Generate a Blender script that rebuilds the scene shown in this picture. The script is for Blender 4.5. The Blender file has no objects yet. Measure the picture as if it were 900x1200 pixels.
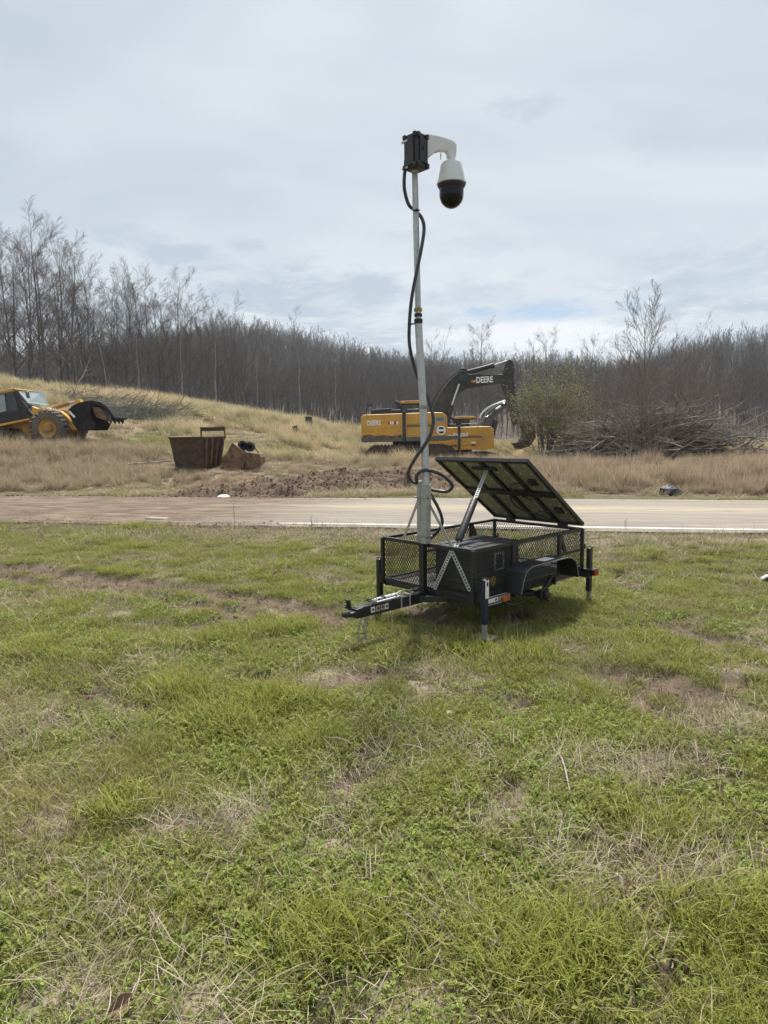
import bpy, math, random
import numpy as np
from mathutils import Vector, Matrix, Euler
random.seed(7)
scene = bpy.context.scene
# ------------------------------------------------------------------ camera
PITCH, CAMH, ROLL, FPX = .1191, 1.956, -.0155, 800.0
cam_d = bpy.data.cameras.new("camera"); cam = bpy.data.objects.new("camera", cam_d)
scene.collection.objects.link(cam); scene.camera = cam
cam_d.sensor_fit = 'VERTICAL'; cam_d.sensor_height = 36.0; cam_d.lens = FPX/1200*36
cam_d.clip_start = .05; cam_d.clip_end = 3000
cam.matrix_world = Matrix.Translation((0,0,CAMH)) @ Matrix.Rotation(math.pi/2-PITCH,4,'X') @ Matrix.Rotation(ROLL,4,'Z')
# ------------------------------------------------------------------ world + sun
SUN_EL, SUN_AZ = math.radians(60), math.radians(12)      # azimuth measured from +Y towards +X
world = bpy.data.worlds.new("World"); scene.world = world; world.use_nodes = True
nt = world.node_tree; nt.nodes.clear()
def N(nt, t, **kw):
    n = nt.nodes.new(t)
    for k, v in kw.items(): setattr(n, k, v)
    return n
def L(nt, a, b): nt.links.new(a, b)
def mathn(nt, op, a, b=None, c=None, clamp=False):
    n = N(nt, 'ShaderNodeMath', operation=op); n.use_clamp = clamp
    for i, v in enumerate((a, b, c)):
        if v is None: continue
        if isinstance(v, (int, float)): n.inputs[i].default_value = v
        else: L(nt, v, n.inputs[i])
    return n.outputs[0]
def mixc(nt, fac, a, b, blend='MIX'):
    n = N(nt, 'ShaderNodeMix', data_type='RGBA', blend_type=blend)
    for s, v in ((0, fac), (6, a), (7, b)):
        if isinstance(v, (int, float)): n.inputs[s].default_value = v
        elif isinstance(v, tuple): n.inputs[s].default_value = (*v, 1) if len(v) == 3 else v
        else: L(nt, v, n.inputs[s])
    return n.outputs[2]
def smap(nt, v, a, b, c=0, d=1):
    n = N(nt, 'ShaderNodeMapRange', interpolation_type='SMOOTHSTEP')
    L(nt, v, n.inputs[0])
    for i, q in enumerate((a, b, c, d)): n.inputs[i+1].default_value = q
    return n.outputs[0]
def noise(nt, vec, scale, detail=4, rough=.5, dist=0):
    n = N(nt, 'ShaderNodeTexNoise'); n.inputs['Scale'].default_value = scale
    n.inputs['Detail'].default_value = detail; n.inputs['Roughness'].default_value = rough
    n.inputs['Distortion'].default_value = dist
    if vec is not None: L(nt, vec, n.inputs['Vector'])
    return n.outputs['Fac']
sky = N(nt, 'ShaderNodeTexSky', sky_type='NISHITA', sun_disc=False, sun_elevation=SUN_EL, sun_rotation=SUN_AZ)
tc = N(nt, 'ShaderNodeTexCoord'); sep = N(nt, 'ShaderNodeSeparateXYZ'); L(nt, tc.outputs['Generated'], sep.inputs[0])
sx, sy, sz = sep.outputs
zz = mathn(nt, 'MAXIMUM', sz, 0.0)
den = mathn(nt, 'ADD', zz, .10)
comb = N(nt, 'ShaderNodeCombineXYZ')
L(nt, mathn(nt, 'DIVIDE', sx, den), comb.inputs[0]); L(nt, mathn(nt, 'DIVIDE', sy, den), comb.inputs[1])
pv = comb.outputs[0]
n1 = noise(nt, pv, .42, 4, .55, .6)
n2 = noise(nt, pv, 1.7, 8, .62, .5)
n3 = noise(nt, pv, 4.5, 7, .6, .2)
skyA, skyB = (.515,.58,.66), (.72,.765,.80)
col = mixc(nt, smap(nt, n1, .36, .64), skyA, skyB)
low = smap(nt, sz, .30, .06)
# bright, hazier band low over the hills
col = mixc(nt, mathn(nt, 'MULTIPLY', smap(nt, sz, .34, .10), .5), col, (.70,.75,.79))
# darker blue-grey ragged clouds low down
dk = mathn(nt, 'MULTIPLY', smap(nt, n2, .47, .60), mathn(nt, 'MULTIPLY', low, .95))
col = mixc(nt, dk, col, (.42,.50,.595))
br = mathn(nt, 'MULTIPLY', smap(nt, n3, .52, .70), smap(nt, sz, .26, .12))
col = mixc(nt, mathn(nt, 'MULTIPLY', br, .8), col, (.84,.86,.88))
dk2 = mathn(nt, 'MULTIPLY', smap(nt, n2, .56, .72), .35)
col = mixc(nt, dk2, col, (.48,.54,.62))
# gap with blue sky behind, low on the right, and bright cloud tops under it
az = mathn(nt, 'ARCTAN2', sx, sy)
cb2 = N(nt, 'ShaderNodeCombineXYZ'); L(nt, az, cb2.inputs[0]); L(nt, mathn(nt, 'MULTIPLY', sz, 2.6), cb2.inputs[1])
wob = mathn(nt, 'MULTIPLY', mathn(nt, 'SUBTRACT', noise(nt, cb2.outputs[0], 11, 9, .68, .6), .5), 6.5)
def ell(a0, e0, aw, ew):
    da = mathn(nt, 'DIVIDE', mathn(nt, 'SUBTRACT', az, a0), aw)
    de = mathn(nt, 'DIVIDE', mathn(nt, 'SUBTRACT', sz, e0), ew)
    q = mathn(nt, 'ADD', mathn(nt, 'MULTIPLY', da, da), mathn(nt, 'MULTIPLY', de, de))
    return smap(nt, mathn(nt, 'ADD', q, wob), 1.5, -.2)
for a0_, e0_, aw_, ew_, st_ in ((-.10,.192,.15,.034,.75),(-.26,.226,.07,.020,.7),(-.335,.250,.05,.014,.5),(-.19,.248,.025,.010,.6),(.20,.395,.05,.014,.45),(.02,.262,.05,.010,.35),(.46,.19,.12,.03,.5),(.14,.245,.10,.012,.25)):
    col = mixc(nt, mathn(nt, 'MULTIPLY', ell(a0_, e0_, aw_, ew_), st_), col, (.42,.50,.59))
col = mixc(nt, mathn(nt, 'MULTIPLY', ell(.22, .125, .17, .028), .9), col, (.88,.90,.92))
col = mixc(nt, mathn(nt, 'MULTIPLY', ell(.24, .160, .12, .014), .8), col, (.36,.53,.75))
bg1 = N(nt, 'ShaderNodeBackground'); L(nt, sky.outputs[0], bg1.inputs[0]); bg1.inputs[1].default_value = .06
bg2 = N(nt, 'ShaderNodeBackground'); L(nt, col, bg2.inputs[0]); bg2.inputs[1].default_value = .475
ms = N(nt, 'ShaderNodeMixShader'); ms.inputs[0].default_value = .93
L(nt, bg1.outputs[0], ms.inputs[1]); L(nt, bg2.outputs[0], ms.inputs[2])
wo = N(nt, 'ShaderNodeOutputWorld'); L(nt, ms.outputs[0], wo.inputs[0])
sun_d = bpy.data.lights.new("sun", 'SUN'); sun_d.energy = 3.0; sun_d.angle = math.radians(7); sun_d.color = (1,.95,.87)
sun = bpy.data.objects.new("sun", sun_d); scene.collection.objects.link(sun)
sdir = Vector((math.sin(SUN_AZ)*math.cos(SUN_EL), math.cos(SUN_AZ)*math.cos(SUN_EL), math.sin(SUN_EL)))
sun.rotation_euler = sdir.to_track_quat('Z','Y').to_euler()
scene.view_settings.view_transform = 'Standard'; scene.view_settings.look = 'None'
scene.view_settings.exposure = 1.20; scene.view_settings.gamma = 1.0
scene.view_settings.use_curve_mapping = False
# ------------------------------------------------------------------ helpers
COL = scene.collection
def ray(px, py):
    a, b = px-450, py-600; c, s = math.cos(ROLL), math.sin(ROLL)
    u, v = (a*c+b*s)/FPX, -(-a*s+b*c)/FPX
    return np.array([u, math.cos(PITCH)+v*math.sin(PITCH), -math.sin(PITCH)+v*math.cos(PITCH)])
def at(px, py, Y):
    """place something seen at photo pixel (px,py) at its real distance Y metres"""
    d = ray(px, py); p = d*Y/d[1]; return Vector((p[0], p[1], p[2]+CAMH))
def tag(o, label=None, cat=None, group=None, kind=None):
    if label: o['label'] = label
    if cat: o['category'] = cat
    if group: o['group'] = group
    if kind: o['kind'] = kind
    return o
def empty(name, loc, rz=0, rx=0, ry=0):
    o = bpy.data.objects.new(name, None); COL.objects.link(o); o.location = loc
    o.rotation_euler = (rx, ry, rz); o.empty_display_size = .2; return o
def copy_tree(o, parent=None):
    c = o.copy(); COL.objects.link(c); c.parent = parent
    for ch in list(o.children): copy_tree(ch, c)
    return c
def mesh_obj(name, v, f, mats, parent=None, smooth=False, link=True, midx=None):
    me = bpy.data.meshes.new(name)
    me.from_pydata([tuple(map(float, p)) for p in v], [], f)
    for m in (mats if isinstance(mats, (list, tuple)) else [mats]):
        if m: me.materials.append(m)
    if midx: me.polygons.foreach_set('material_index', midx)
    if smooth: me.polygons.foreach_set('use_smooth', [True]*len(me.polygons))
    me.update()
    o = bpy.data.objects.new(name, me)
    if link: COL.objects.link(o)
    if parent: o.parent = parent
    return o
class MB:
    def __init__(s): s.v = []; s.f = []; s.m = []
    def _add(s, vs, fs, m=0):
        b = len(s.v); s.v += [Vector(p) for p in vs]; s.f += [tuple(i+b for i in f) for f in fs]; s.m += [m]*len(fs); return s
    def box(s, c, d, R=None, m=0):
        c = Vector(c); vs = []
        for x in (-1,1):
            for y in (-1,1):
                for z in (-1,1):
                    p = Vector((x*d[0]/2, y*d[1]/2, z*d[2]/2))
                    if R is not None: p = R @ p
                    vs.append(c+p)
        return s._add(vs, [(0,1,3,2),(4,6,7,5),(0,4,5,1),(2,3,7,6),(0,2,6,4),(1,5,7,3)], m)
    def beam(s, a, b, w, h, up=(0,0,1), m=0):
        a, b = Vector(a), Vector(b); d = (b-a); L_ = d.length; d.normalize()
        u = Vector(up); u = (u-d*u.dot(d))
        if u.length < 1e-5: u = Vector((1,0,0)); u = u-d*u.dot(d)
        u.normalize(); r = d.cross(u)
        R = Matrix((r, d, u)).transposed()
        return s.box((a+b)/2, (w, L_, h), R, m)
    def tube(s, pts, r, n=8, cap=True, m=0):
        pts = [Vector(p) for p in pts]; rs = r if isinstance(r, (list, tuple)) else [r]*len(pts)
        vs = []; up = None
        for i, p in enumerate(pts):
            d = (pts[min(i+1, len(pts)-1)]-pts[max(i-1, 0)]).normalized()
            if up is None:
                up = Vector((0,0,1)) if abs(d.z) < .9 else Vector((1,0,0))
            up = (up-d*up.dot(d)).normalized(); q = d.cross(up)
            for k in range(n):
                a = 2*math.pi*k/n; vs.append(p+(up*math.cos(a)+q*math.sin(a))*rs[i])
        fs = []
        for i in range(len(pts)-1):
            for k in range(n):
                k2 = (k+1) % n; fs.append((i*n+k, i*n+k2, (i+1)*n+k2, (i+1)*n+k))
        if cap: fs.append(tuple(range(n-1,-1,-1))); b = (len(pts)-1)*n; fs.append(tuple(range(b, b+n)))
        return s._add(vs, fs, m)
    def cyl(s, a, b, r, n=16, m=0): return s.tube([a, b], r, n, True, m)
    def lathe(s, prof, c=(0,0,0), n=24, R=None, m=0, cap=True):
        vs = []; c = Vector(c)
        for r_, z in prof:
            for k in range(n):
                a = 2*math.pi*k/n; p = Vector((r_*math.cos(a), r_*math.sin(a), z))
                vs.append(c+(R @ p if R is not None else p))
        fs = [(i*n+k, i*n+(k+1)%n, (i+1)*n+(k+1)%n, (i+1)*n+k) for i in range(len(prof)-1) for k in range(n)]
        if cap: fs.append(tuple(range(n-1,-1,-1))); b = (len(prof)-1)*n; fs.append(tuple(range(b, b+n)))
        return s._add(vs, fs, m)
    def prism(s, poly, y0, y1, m=0, ax='y'):
        """poly: list of (x,z); extruded from y0 to y1"""
        n = len(poly)
        def P(a, b, t): return (a, t, b) if ax == 'y' else ((t, a, b) if ax == 'x' else (a, b, t))
        vs = [P(a, b, y0) for a, b in poly]+[P(a, b, y1) for a, b in poly]
        fs = [tuple(range(n)), tuple(range(2*n-1, n-1, -1))]+[(i, i+n, (i+1)%n+n, (i+1)%n) for i in range(n)]
        return s._add(vs, fs, m)
    def build(s, name, mats, parent=None, smooth=False, bevel=0, label=None):
        o = mesh_obj(name, s.v, s.f, mats, parent, smooth, midx=s.m)
        if bevel:
            b = o.modifiers.new('bevel', 'BEVEL'); b.width = bevel; b.segments = 2; b.limit_method = 'ANGLE'; b.angle_limit = .6
        if smooth:
            o.data.set_sharp_from_angle(angle=.7)
        if label: o['label'] = label
        return o
# --------------- numpy noise
_rs = np.random.RandomState(11); _LAT = _rs.rand(256,256)
def vnoise(x, y, sc=1.0, seed=0):
    x = np.asarray(x, float)*sc+seed*17.37; y = np.asarray(y, float)*sc+seed*9.71
    xi = np.floor(x).astype(int); yi = np.floor(y).astype(int); fx = x-xi; fy = y-yi
    fx = fx*fx*(3-2*fx); fy = fy*fy*(3-2*fy)
    a = _LAT[xi%256, yi%256]; b = _LAT[(xi+1)%256, yi%256]; c = _LAT[xi%256, (yi+1)%256]; d = _LAT[(xi+1)%256, (yi+1)%256]
    return a*(1-fx)*(1-fy)+b*fx*(1-fy)+c*(1-fx)*fy+d*fx*fy
def fbm(x, y, sc=1.0, seed=0, o=4):
    t = 0; a = .5; n = 0
    for i in range(o): t = t+a*vnoise(x, y, sc*2**i, seed+i*3); n += a; a *= .5
    return t/n
def sstep(a, b, v):
    t = np.clip((np.asarray(v, float)-a)/(b-a), 0, 1); return t*t*(3-2*t)
def segdist(x, y, pts):
    d = np.full(np.shape(x), 1e9)
    for (ax, ay), (bx, by) in zip(pts[:-1], pts[1:]):
        vx, vy = bx-ax, by-ay; t = np.clip(((x-ax)*vx+(y-ay)*vy)/(vx*vx+vy*vy), 0, 1)
        d = np.minimum(d, np.hypot(x-ax-t*vx, y-ay-t*vy))
    return d
# --------------- terrain
SLOPE = -.213; RC = 1/math.hypot(1, SLOPE)
def road_s(x, y): return (y-(13.5+SLOPE*x))*RC      # metres past the near road edge
ROADW = 5.85
def g0(px, py):
    d = ray(px, py); t = -CAMH/d[2]; return (d[0]*t, d[1]*t)
RUT1 = [(-9,12.2)]+[g0(*p) for p in ((0,662),(120,679),(244,693),(330,708),(391,727))]
RUT2 = [(-9,11.0)]+[g0(*p) for p in ((0,676),(110,689),(225,705),(300,718))]
PATCH = [(g0(700,786),g0(760,793),.16),(g0(760,793),g0(828,812),.22),(g0(735,733),g0(770,736),.14),(g0(795,738),g0(815,743),.2),
         (g0(840,745),g0(870,748),.16),(g0(720,688),g0(750,690),.14),(g0(515,758),g0(520,762),.12),(g0(470,703),g0(520,728),.18),
         (g0(690,720),g0(720,724),.1),(g0(855,800),g0(890,803),.12),(g0(450,752),g0(470,756),.06),(g0(700,880),g0(760,900),.05),
         (g0(230,955),g0(290,960),.05),(g0(240,800),g0(262,806),.05)]
def dirt_field(x, y):
    j = (fbm(x, y, 3.1, 5)-.5)*.30; j2 = (fbm(x, y, 2.2, 5)-.5)*.16
    d = 1-sstep(.12, .27, segdist(x, y, RUT1)+j2)
    d = np.maximum(d, .95*(1-sstep(.08, .21, segdist(x, y, RUT2)+j2)))
    for a, b, w in PATCH: d = np.maximum(d, .95*(1-sstep(w*.4, w*1.25, segdist(x, y, [a, b])+j*.7)))
    d = np.maximum(d, .85*sstep(.64, .72, fbm(x, y, 2.4, 23)))
    return np.clip(d, 0, 1)
STRAW = [(g0(185,772),.3),(g0(250,955),.25),(g0(655,905),.3),(g0(850,850),.4),(g0(760,905),.3),(g0(430,905),.35),(g0(800,1010),.5),
         (g0(80,1170),.2),(g0(240,1180),.25),(g0(560,1060),.2),(g0(30,850),.5),(g0(520,800),.35),(g0(620,960),.3),(g0(480,1170),.12),(g0(700,1040),.2),(g0(120,1060),.15),(g0(900,1020),.3),(g0(370,990),.2)]
def straw_field(x, y):
    t = .7*sstep(.56, .72, fbm(x, y, 1.5, 31))
    for (a, b), w in STRAW:
        t = np.maximum(t, 1-sstep(w*.25, w*1.1, np.hypot((x-a)*.8, (y-b))+(fbm(x, y, 5, 3)-.5)*.25))
    s = road_s(x, y); t = np.maximum(t, .9*sstep(-2.4-.9*fbm(x, y, .8, 8), -.8, s)*sstep(-7, -1, x+1.2*y*0))
    return np.clip(t, 0, 1)
RIDGE_X = [-60,-36,-27.5,-21.4,-15.3,-9.15,-5,-1.75,2,6,12,60]
RIDGE_Z = [7.5,6.6,5.75,4.95,4.3,3.25,2.75,2.2,1.5,.9,.5,.3]
SCAR = [(-6.0,19.6),(-4.3,21.6),(-2.9,23.4),(-1.4,24.8),(.6,24.4)]
def scar_m(x, y):
    return 1-sstep(1.7, 2.9, segdist(x, y, SCAR)+(fbm(x, y, .8, 41)-.5)*1.6)
HILL_PX = [-700,-300,-100,0,100,200,280,340,400,450,500,560,640,700,760,830,900,1050,1400]
HILL_PY = [395,395,398,402,400,388,379,389,398,405,411,411,409,410,404,392,384,378,383]
HA, HZ = [], []
for a, b in zip(HILL_PX, HILL_PY):
    d = ray(a, b); HA.append(math.atan2(d[0], d[1])); HZ.append(d[2]/math.hypot(d[0], d[1]))
HA = np.array(HA); HZ = np.array(HZ)
RH = 380.0
def terrain(x, y):
    x = np.asarray(x, float); y = np.asarray(y, float); s = road_s(x, y)
    near = (fbm(x, y, .9, 1)-.5)*.10+(fbm(x, y, 4.5, 2, 3)-.5)*.045
    near = near*sstep(.3, 1.6, segdist(x, y, [(.1,6.3),(1.4,7.6)])-.5)
    fade = 1-sstep(-1.2, -.1, s)
    d = dirt_field(x, y)*fade
    z = near*fade-.06*d+d*(fbm(x, y, 9, 14, 3)-.5)*.06
    # under and along the road
    z = z-.02*sstep(-.5, 0, s)
    far = sstep(ROADW+.25, ROADW+1.2, s)
    plate = .36+.69*sstep(-3, -17, x)+.12*sstep(5, 10, x)
    bank = plate*sstep(ROADW+1.0, ROADW+8.5, s)*(1-.35*sstep(30, 36, y)*sstep(-6, 2, x))
    sm = scar_m(x, y)
    rough = (fbm(x, y, .5, 6)-.5)*.35+(fbm(x, y, 2.2, 7)-.5)*.14
    q = (x*.55+y*.84)
    ruts = sm*(.16*np.sin(q*5.2+fbm(x, y, .7, 19)*7)+.42*(fbm(x, y, 3.2, 9, 3)-.5))
    crest = np.interp(x, RIDGE_X, RIDGE_Z)
    up = sstep(27, 50, y)**.9; down = sstep(51, 74, y)
    hill = (crest-plate)*up*(1-down)
    hill = np.where(crest > plate, hill, (crest-plate)*sstep(30, 50, y))
    z = z+far*(bank+rough*sstep(ROADW+.8, ROADW+3, s)+ruts+hill+(fbm(x, y, .18, 12)-.5)*1.2*sstep(28, 44, y))
    z = z-(.55+.65*sstep(37.5, 41, y))*sstep(31, 34, y)*(1-sstep(49, 56, y))*sstep(-5.5, -2, x)*(1-sstep(8.5, 12, x))
    z = z+.22*np.exp(-((x+6.6)**2/9+(y-27.8)**2/5))
    r = np.hypot(x, y); a = np.arctan2(x, y)
    hz = np.interp(a, HA, HZ)*RH+CAMH-18
    gul = (fbm(x, y, .011, 15)-.5)*16+(fbm(x, y, .03, 16)-.5)*5
    env = sstep(95, RH, r)**1.0; back = 1-.6*sstep(RH+20, RH+260, r)
    mask = sstep(-.35, .1, np.cos(a))
    z = z+(hz*env*back+gul*sstep(100, 180, r)*(1-sstep(RH-60, RH, r)))*mask
    return z
def tz(x, y): return float(terrain(np.array([x]), np.array([y]))[0])
# --------------- materials
def mat(name, c, rough=.6, metal=0, var=.25, nscale=20, bump=0, c2=None, t=(.45,.65), dusty=0, spec=.5, coat=0):
    m = bpy.data.materials.new(name); m.use_nodes = True; nt = m.node_tree
    b = nt.nodes['Principled BSDF']; tcn = N(nt, 'ShaderNodeTexCoord'); o = tcn.outputs['Object']
    n = noise(nt, o, nscale, 6, .65)
    c2_ = c2 or tuple(q*(1-var) for q in c)
    cc = mixc(nt, smap(nt, n, *t), c, c2_)
    if dusty:
        nd = noise(nt, o, nscale*.23, 7, .7)
        cc = mixc(nt, mathn(nt, 'MULTIPLY', smap(nt, nd, .45, .72), dusty), cc, (.22,.18,.13))
    L(nt, cc, b.inputs['Base Color']); b.inputs['Metallic'].default_value = metal
    L(nt, smap(nt, noise(nt, o, nscale*2.1, 3), .2, .8, max(rough-.12, .03), min(rough+.15, 1)), b.inputs['Roughness'])
    b.inputs['Specular IOR Level'].default_value = spec
    if coat: b.inputs['Coat Weight'].default_value = coat
    if bump:
        bn = N(nt, 'ShaderNodeBump'); bn.inputs['Strength'].default_value = bump; bn.inputs['Distance'].default_value = .01
        L(nt, noise(nt, o, nscale*4, 5), bn.inputs['Height']); L(nt, bn.outputs[0], b.inputs['Normal'])
    return m
M = {}
M['black'] = mat('black_paint', (.012,.013,.015), .42, nscale=9, dusty=.18, c2=(.02,.02,.021))
M['blackplastic'] = mat('black_plastic', (.014,.015,.017), .5, nscale=14)
M['galv'] = mat('galvanised_steel', (.46,.475,.48), .45, .35, nscale=34, c2=(.36,.37,.375), t=(.35,.7))
M['pole'] = mat('dull_steel', (.36,.365,.345), .5, .3, nscale=22, c2=(.28,.285,.27))
M['oldsteel'] = mat('weathered_steel', (.30,.29,.27), .6, .4, nscale=30, c2=(.18,.15,.12))
M['white'] = mat('white_plastic', (.60,.61,.60), .4, nscale=8, var=.06)
M['rubber'] = mat('rubber_hose', (.035,.036,.04), .5, nscale=15)
M['glassblack'] = mat('smoked_dome', (.004,.004,.005), .10, nscale=3, spec=.3)
M['red'] = mat('red_lens', (.35,.02,.015), .25, nscale=9)
M['orange'] = mat('amber_lens', (.45,.10,.02), .3, nscale=9)
M['sticker'] = mat('white_sticker', (.72,.72,.70), .5, nscale=30, var=.12)
M['yellowsticker'] = mat('yellow_sticker', (.42,.28,.06), .55, nscale=60, c2=(.2,.13,.05))
M['blue'] = mat('blue_black_paint', (.012,.016,.04), .4, nscale=20)
M['cell'] = mat('solar_backsheet', (.27,.27,.19), .45, nscale=6, c2=(.21,.21,.15))
M['rust'] = mat('rusty_steel', (.085,.045,.026), .85, nscale=5, c2=(.045,.028,.02), bump=.5, t=(.4,.6))
M['rust2'] = mat('rusty_worn_steel', (.20,.115,.065), .8, nscale=4, c2=(.09,.05,.03), bump=.5, t=(.4,.62))
M['yellow'] = mat('construction_yellow', (.62,.33,.035), .42, nscale=1.8, c2=(.50,.26,.035), dusty=.35, t=(.35,.7))
M['yellow2'] = mat('construction_yellow_muddy', (.50,.27,.04), .5, nscale=2.5, c2=(.30,.18,.06), dusty=.5, t=(.4,.65))
M['machineblack'] = mat('machine_black', (.014,.015,.017), .5, nscale=2, c2=(.045,.043,.04), dusty=.2)
M['grey'] = mat('machine_grey', (.10,.10,.10), .55, nscale=3, dusty=.3)
M['track'] = mat('muddy_track', (.10,.065,.045), .85, nscale=5, c2=(.035,.03,.027))
M['tyre'] = mat('dusty_tyre', (.13,.105,.08), .9, nscale=6, c2=(.07,.06,.05), bump=.4)
M['glass'] = mat('dark_window', (.03,.038,.04), .1, nscale=1.2, c2=(.055,.065,.065))
M['glasslight'] = mat('dusty_windscreen', (.30,.36,.37), .15, nscale=2, c2=(.22,.28,.29))  # pale blue-grey version of the window colour
M['chrome'] = mat('chrome_rod', (.62,.62,.60), .2, .9, nscale=10, var=.1)
M['lettering'] = mat('white_lettering', (.80,.80,.78), .5, nscale=30, var=.05)
M['bark'] = mat('grey_bark', (.15,.13,.115), .95, nscale=1.5, c2=(.08,.07,.06), t=(.35,.65))
M['barkpale'] = mat('pale_bark', (.30,.275,.25), .95, nscale=1.2, c2=(.17,.15,.135), t=(.4,.65))
M['meshmetal'] = mat('expanded_mesh_metal', (.032,.033,.035), .35, nscale=30, c2=(.018,.018,.019))
M['thicket'] = mat('reddish_twigs', (.19,.145,.125), .95, nscale=2, c2=(.12,.09,.08))
M['twig'] = mat('twig_bark', (.135,.115,.10), .95, nscale=.8, c2=(.09,.076,.068))
M['deadwood'] = mat('bleached_dead_wood', (.42,.38,.33), .9, nscale=3, c2=(.20,.17,.14), t=(.4,.62))
M['brush'] = mat('grey_brown_brush', (.27,.235,.20), .95, nscale=2, c2=(.06,.05,.042))
M['brushgreen'] = mat('grey_green_brush', (.22,.215,.18), .95, nscale=2, c2=(.07,.07,.06))
M['stone'] = mat('pale_stone', (.46,.42,.35), .8, nscale=30, bump=.3)
M['deadleaf'] = mat('brown_dead_leaf', (.20,.11,.06), .7, nscale=60, c2=(.12,.07,.04))
M['plasticbag'] = mat('black_bag_plastic', (.012,.012,.014), .6, nscale=12, bump=.4)
def blade_mat(name, c1, c2, root, tintc, trans=.35):
    m = bpy.data.materials.new(name); m.use_nodes = True; nt = m.node_tree
    b = nt.nodes['Principled BSDF']; out = nt.nodes['Material Output']
    r = N(nt, 'ShaderNodeAttribute', attribute_name='rnd'); h = N(nt, 'ShaderNodeAttribute', attribute_name='hgt')
    ti = N(nt, 'ShaderNodeAttribute', attribute_name='tint', attribute_type='INSTANCER')
    cc = mixc(nt, r.outputs['Fac'], c1, c2)
    cc = mixc(nt, smap(nt, h.outputs['Fac'], .55, 0), cc, root)  # lower blade painted darker, standing in for shade down in the grass
    cc = mixc(nt, ti.outputs['Fac'], cc, tintc)
    L(nt, cc, b.inputs['Base Color']); b.inputs['Roughness'].default_value = .6; b.inputs['Specular IOR Level'].default_value = .15
    tr = N(nt, 'ShaderNodeBsdfTranslucent'); L(nt, cc, tr.inputs[0])
    mx = N(nt, 'ShaderNodeMixShader'); mx.inputs[0].default_value = trans
    L(nt, b.outputs[0], mx.inputs[1]); L(nt, tr.outputs[0], mx.inputs[2]); L(nt, mx.outputs[0], out.inputs[0])
    return m
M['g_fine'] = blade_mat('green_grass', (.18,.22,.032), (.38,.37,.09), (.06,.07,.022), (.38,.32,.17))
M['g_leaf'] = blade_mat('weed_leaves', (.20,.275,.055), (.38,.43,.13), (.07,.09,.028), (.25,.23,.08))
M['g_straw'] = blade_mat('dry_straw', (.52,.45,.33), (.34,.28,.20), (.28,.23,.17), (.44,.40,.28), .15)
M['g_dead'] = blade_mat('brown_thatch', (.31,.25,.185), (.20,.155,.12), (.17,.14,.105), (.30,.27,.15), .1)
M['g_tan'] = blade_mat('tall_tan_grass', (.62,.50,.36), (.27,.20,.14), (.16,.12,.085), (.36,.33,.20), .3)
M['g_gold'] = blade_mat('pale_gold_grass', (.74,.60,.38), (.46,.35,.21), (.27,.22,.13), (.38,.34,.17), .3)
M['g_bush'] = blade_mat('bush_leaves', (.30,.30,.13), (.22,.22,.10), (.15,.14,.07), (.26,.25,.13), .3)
M['clod'] = mat('earth_clod', (.185,.11,.072), .95, nscale=8, c2=(.10,.058,.038), bump=.6)
# ------------------------------------------------------------------ ground
def axis(parts):
    out = [parts[0][0]]
    for a, b, st in parts:
        n = max(1, int(round((b-a)/st))); out += list(np.linspace(a, b, n+1)[1:])
    return np.array(out)
def geo(a, b, n): return list(a*(b/a)**(np.arange(1, n+1)/n))
xs = axis([(-40,-20,.45),(-20,-9,.22),(-9,9,.075),(9,20,.25),(20,40,.5)])
xs = np.array([-v for v in geo(40, 760, 60)[::-1]]+list(xs)+geo(40, 760, 60))
ys = axis([(-60,-4,4),(-4,1,.4),(1,12.,.065),(12,32,.13),(32,78,.5),(78,470,4.0)]); ys = np.array([-150,-100]+list(ys)+geo(470, 820, 10))
GX, GY = np.meshgrid(xs, ys); GZ = terrain(GX, GY)
nx, ny = len(xs), len(ys)
me = bpy.data.meshes.new('ground')
co = np.stack([GX, GY, GZ], -1).reshape(-1, 3)
idx = np.arange(nx*ny).reshape(ny, nx)
quads = np.stack([idx[:-1,:-1], idx[:-1,1:], idx[1:,1:], idx[1:,:-1]], -1).reshape(-1, 4)
me.vertices.add(len(co)); me.vertices.foreach_set('co', co.ravel())
me.loops.add(quads.size); me.loops.foreach_set('vertex_index', quads.ravel().astype(np.int32))
me.polygons.add(len(quads)); me.polygons.foreach_set('loop_start', np.arange(0, quads.size, 4, dtype=np.int32))
me.polygons.foreach_set('use_smooth', np.ones(len(quads), bool))
me.update(calc_edges=True)
S = road_s(GX, GY); fieldm = 1-sstep(-.6, .1, S)
R_ = np.hypot(GX, GY)
def vattr(name, arr):
    a = me.attributes.new(name, 'FLOAT', 'POINT'); a.data.foreach_set('value', np.asarray(arr, np.float32).ravel())
dirt = dirt_field(GX, GY)*fieldm+scar_m(GX, GY)*(1-fieldm)*sstep(ROADW, ROADW+1, S)
vattr('dirt', np.clip(dirt, 0, 1)); vattr('straw', straw_field(GX, GY)*fieldm)
vattr('bank', sstep(ROADW+1.2, ROADW+2.6, S)); vattr('wood', sstep(58, 72, R_)*sstep(40, 60, GY))
vattr('hillgreen', np.clip(sstep(.50, .60, fbm(GX, GY, .22, 44))*sstep(27, 31, GY), 0, 1))
m = bpy.data.materials.new('field_soil'); m.use_nodes = True; nt = m.node_tree; b = nt.nodes['Principled BSDF']
o = N(nt, 'ShaderNodeTexCoord').outputs['Object']
A = lambda n: N(nt, 'ShaderNodeAttribute', attribute_name=n).outputs['Fac']
na = noise(nt, o, 1.3, 8, .7); nb = noise(nt, o, 38, 5, .7); nc = noise(nt, o, 7, 6, .7)
gr = mixc(nt, smap(nt, nc, .35, .65), (.10,.105,.045), (.165,.14,.085))
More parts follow.
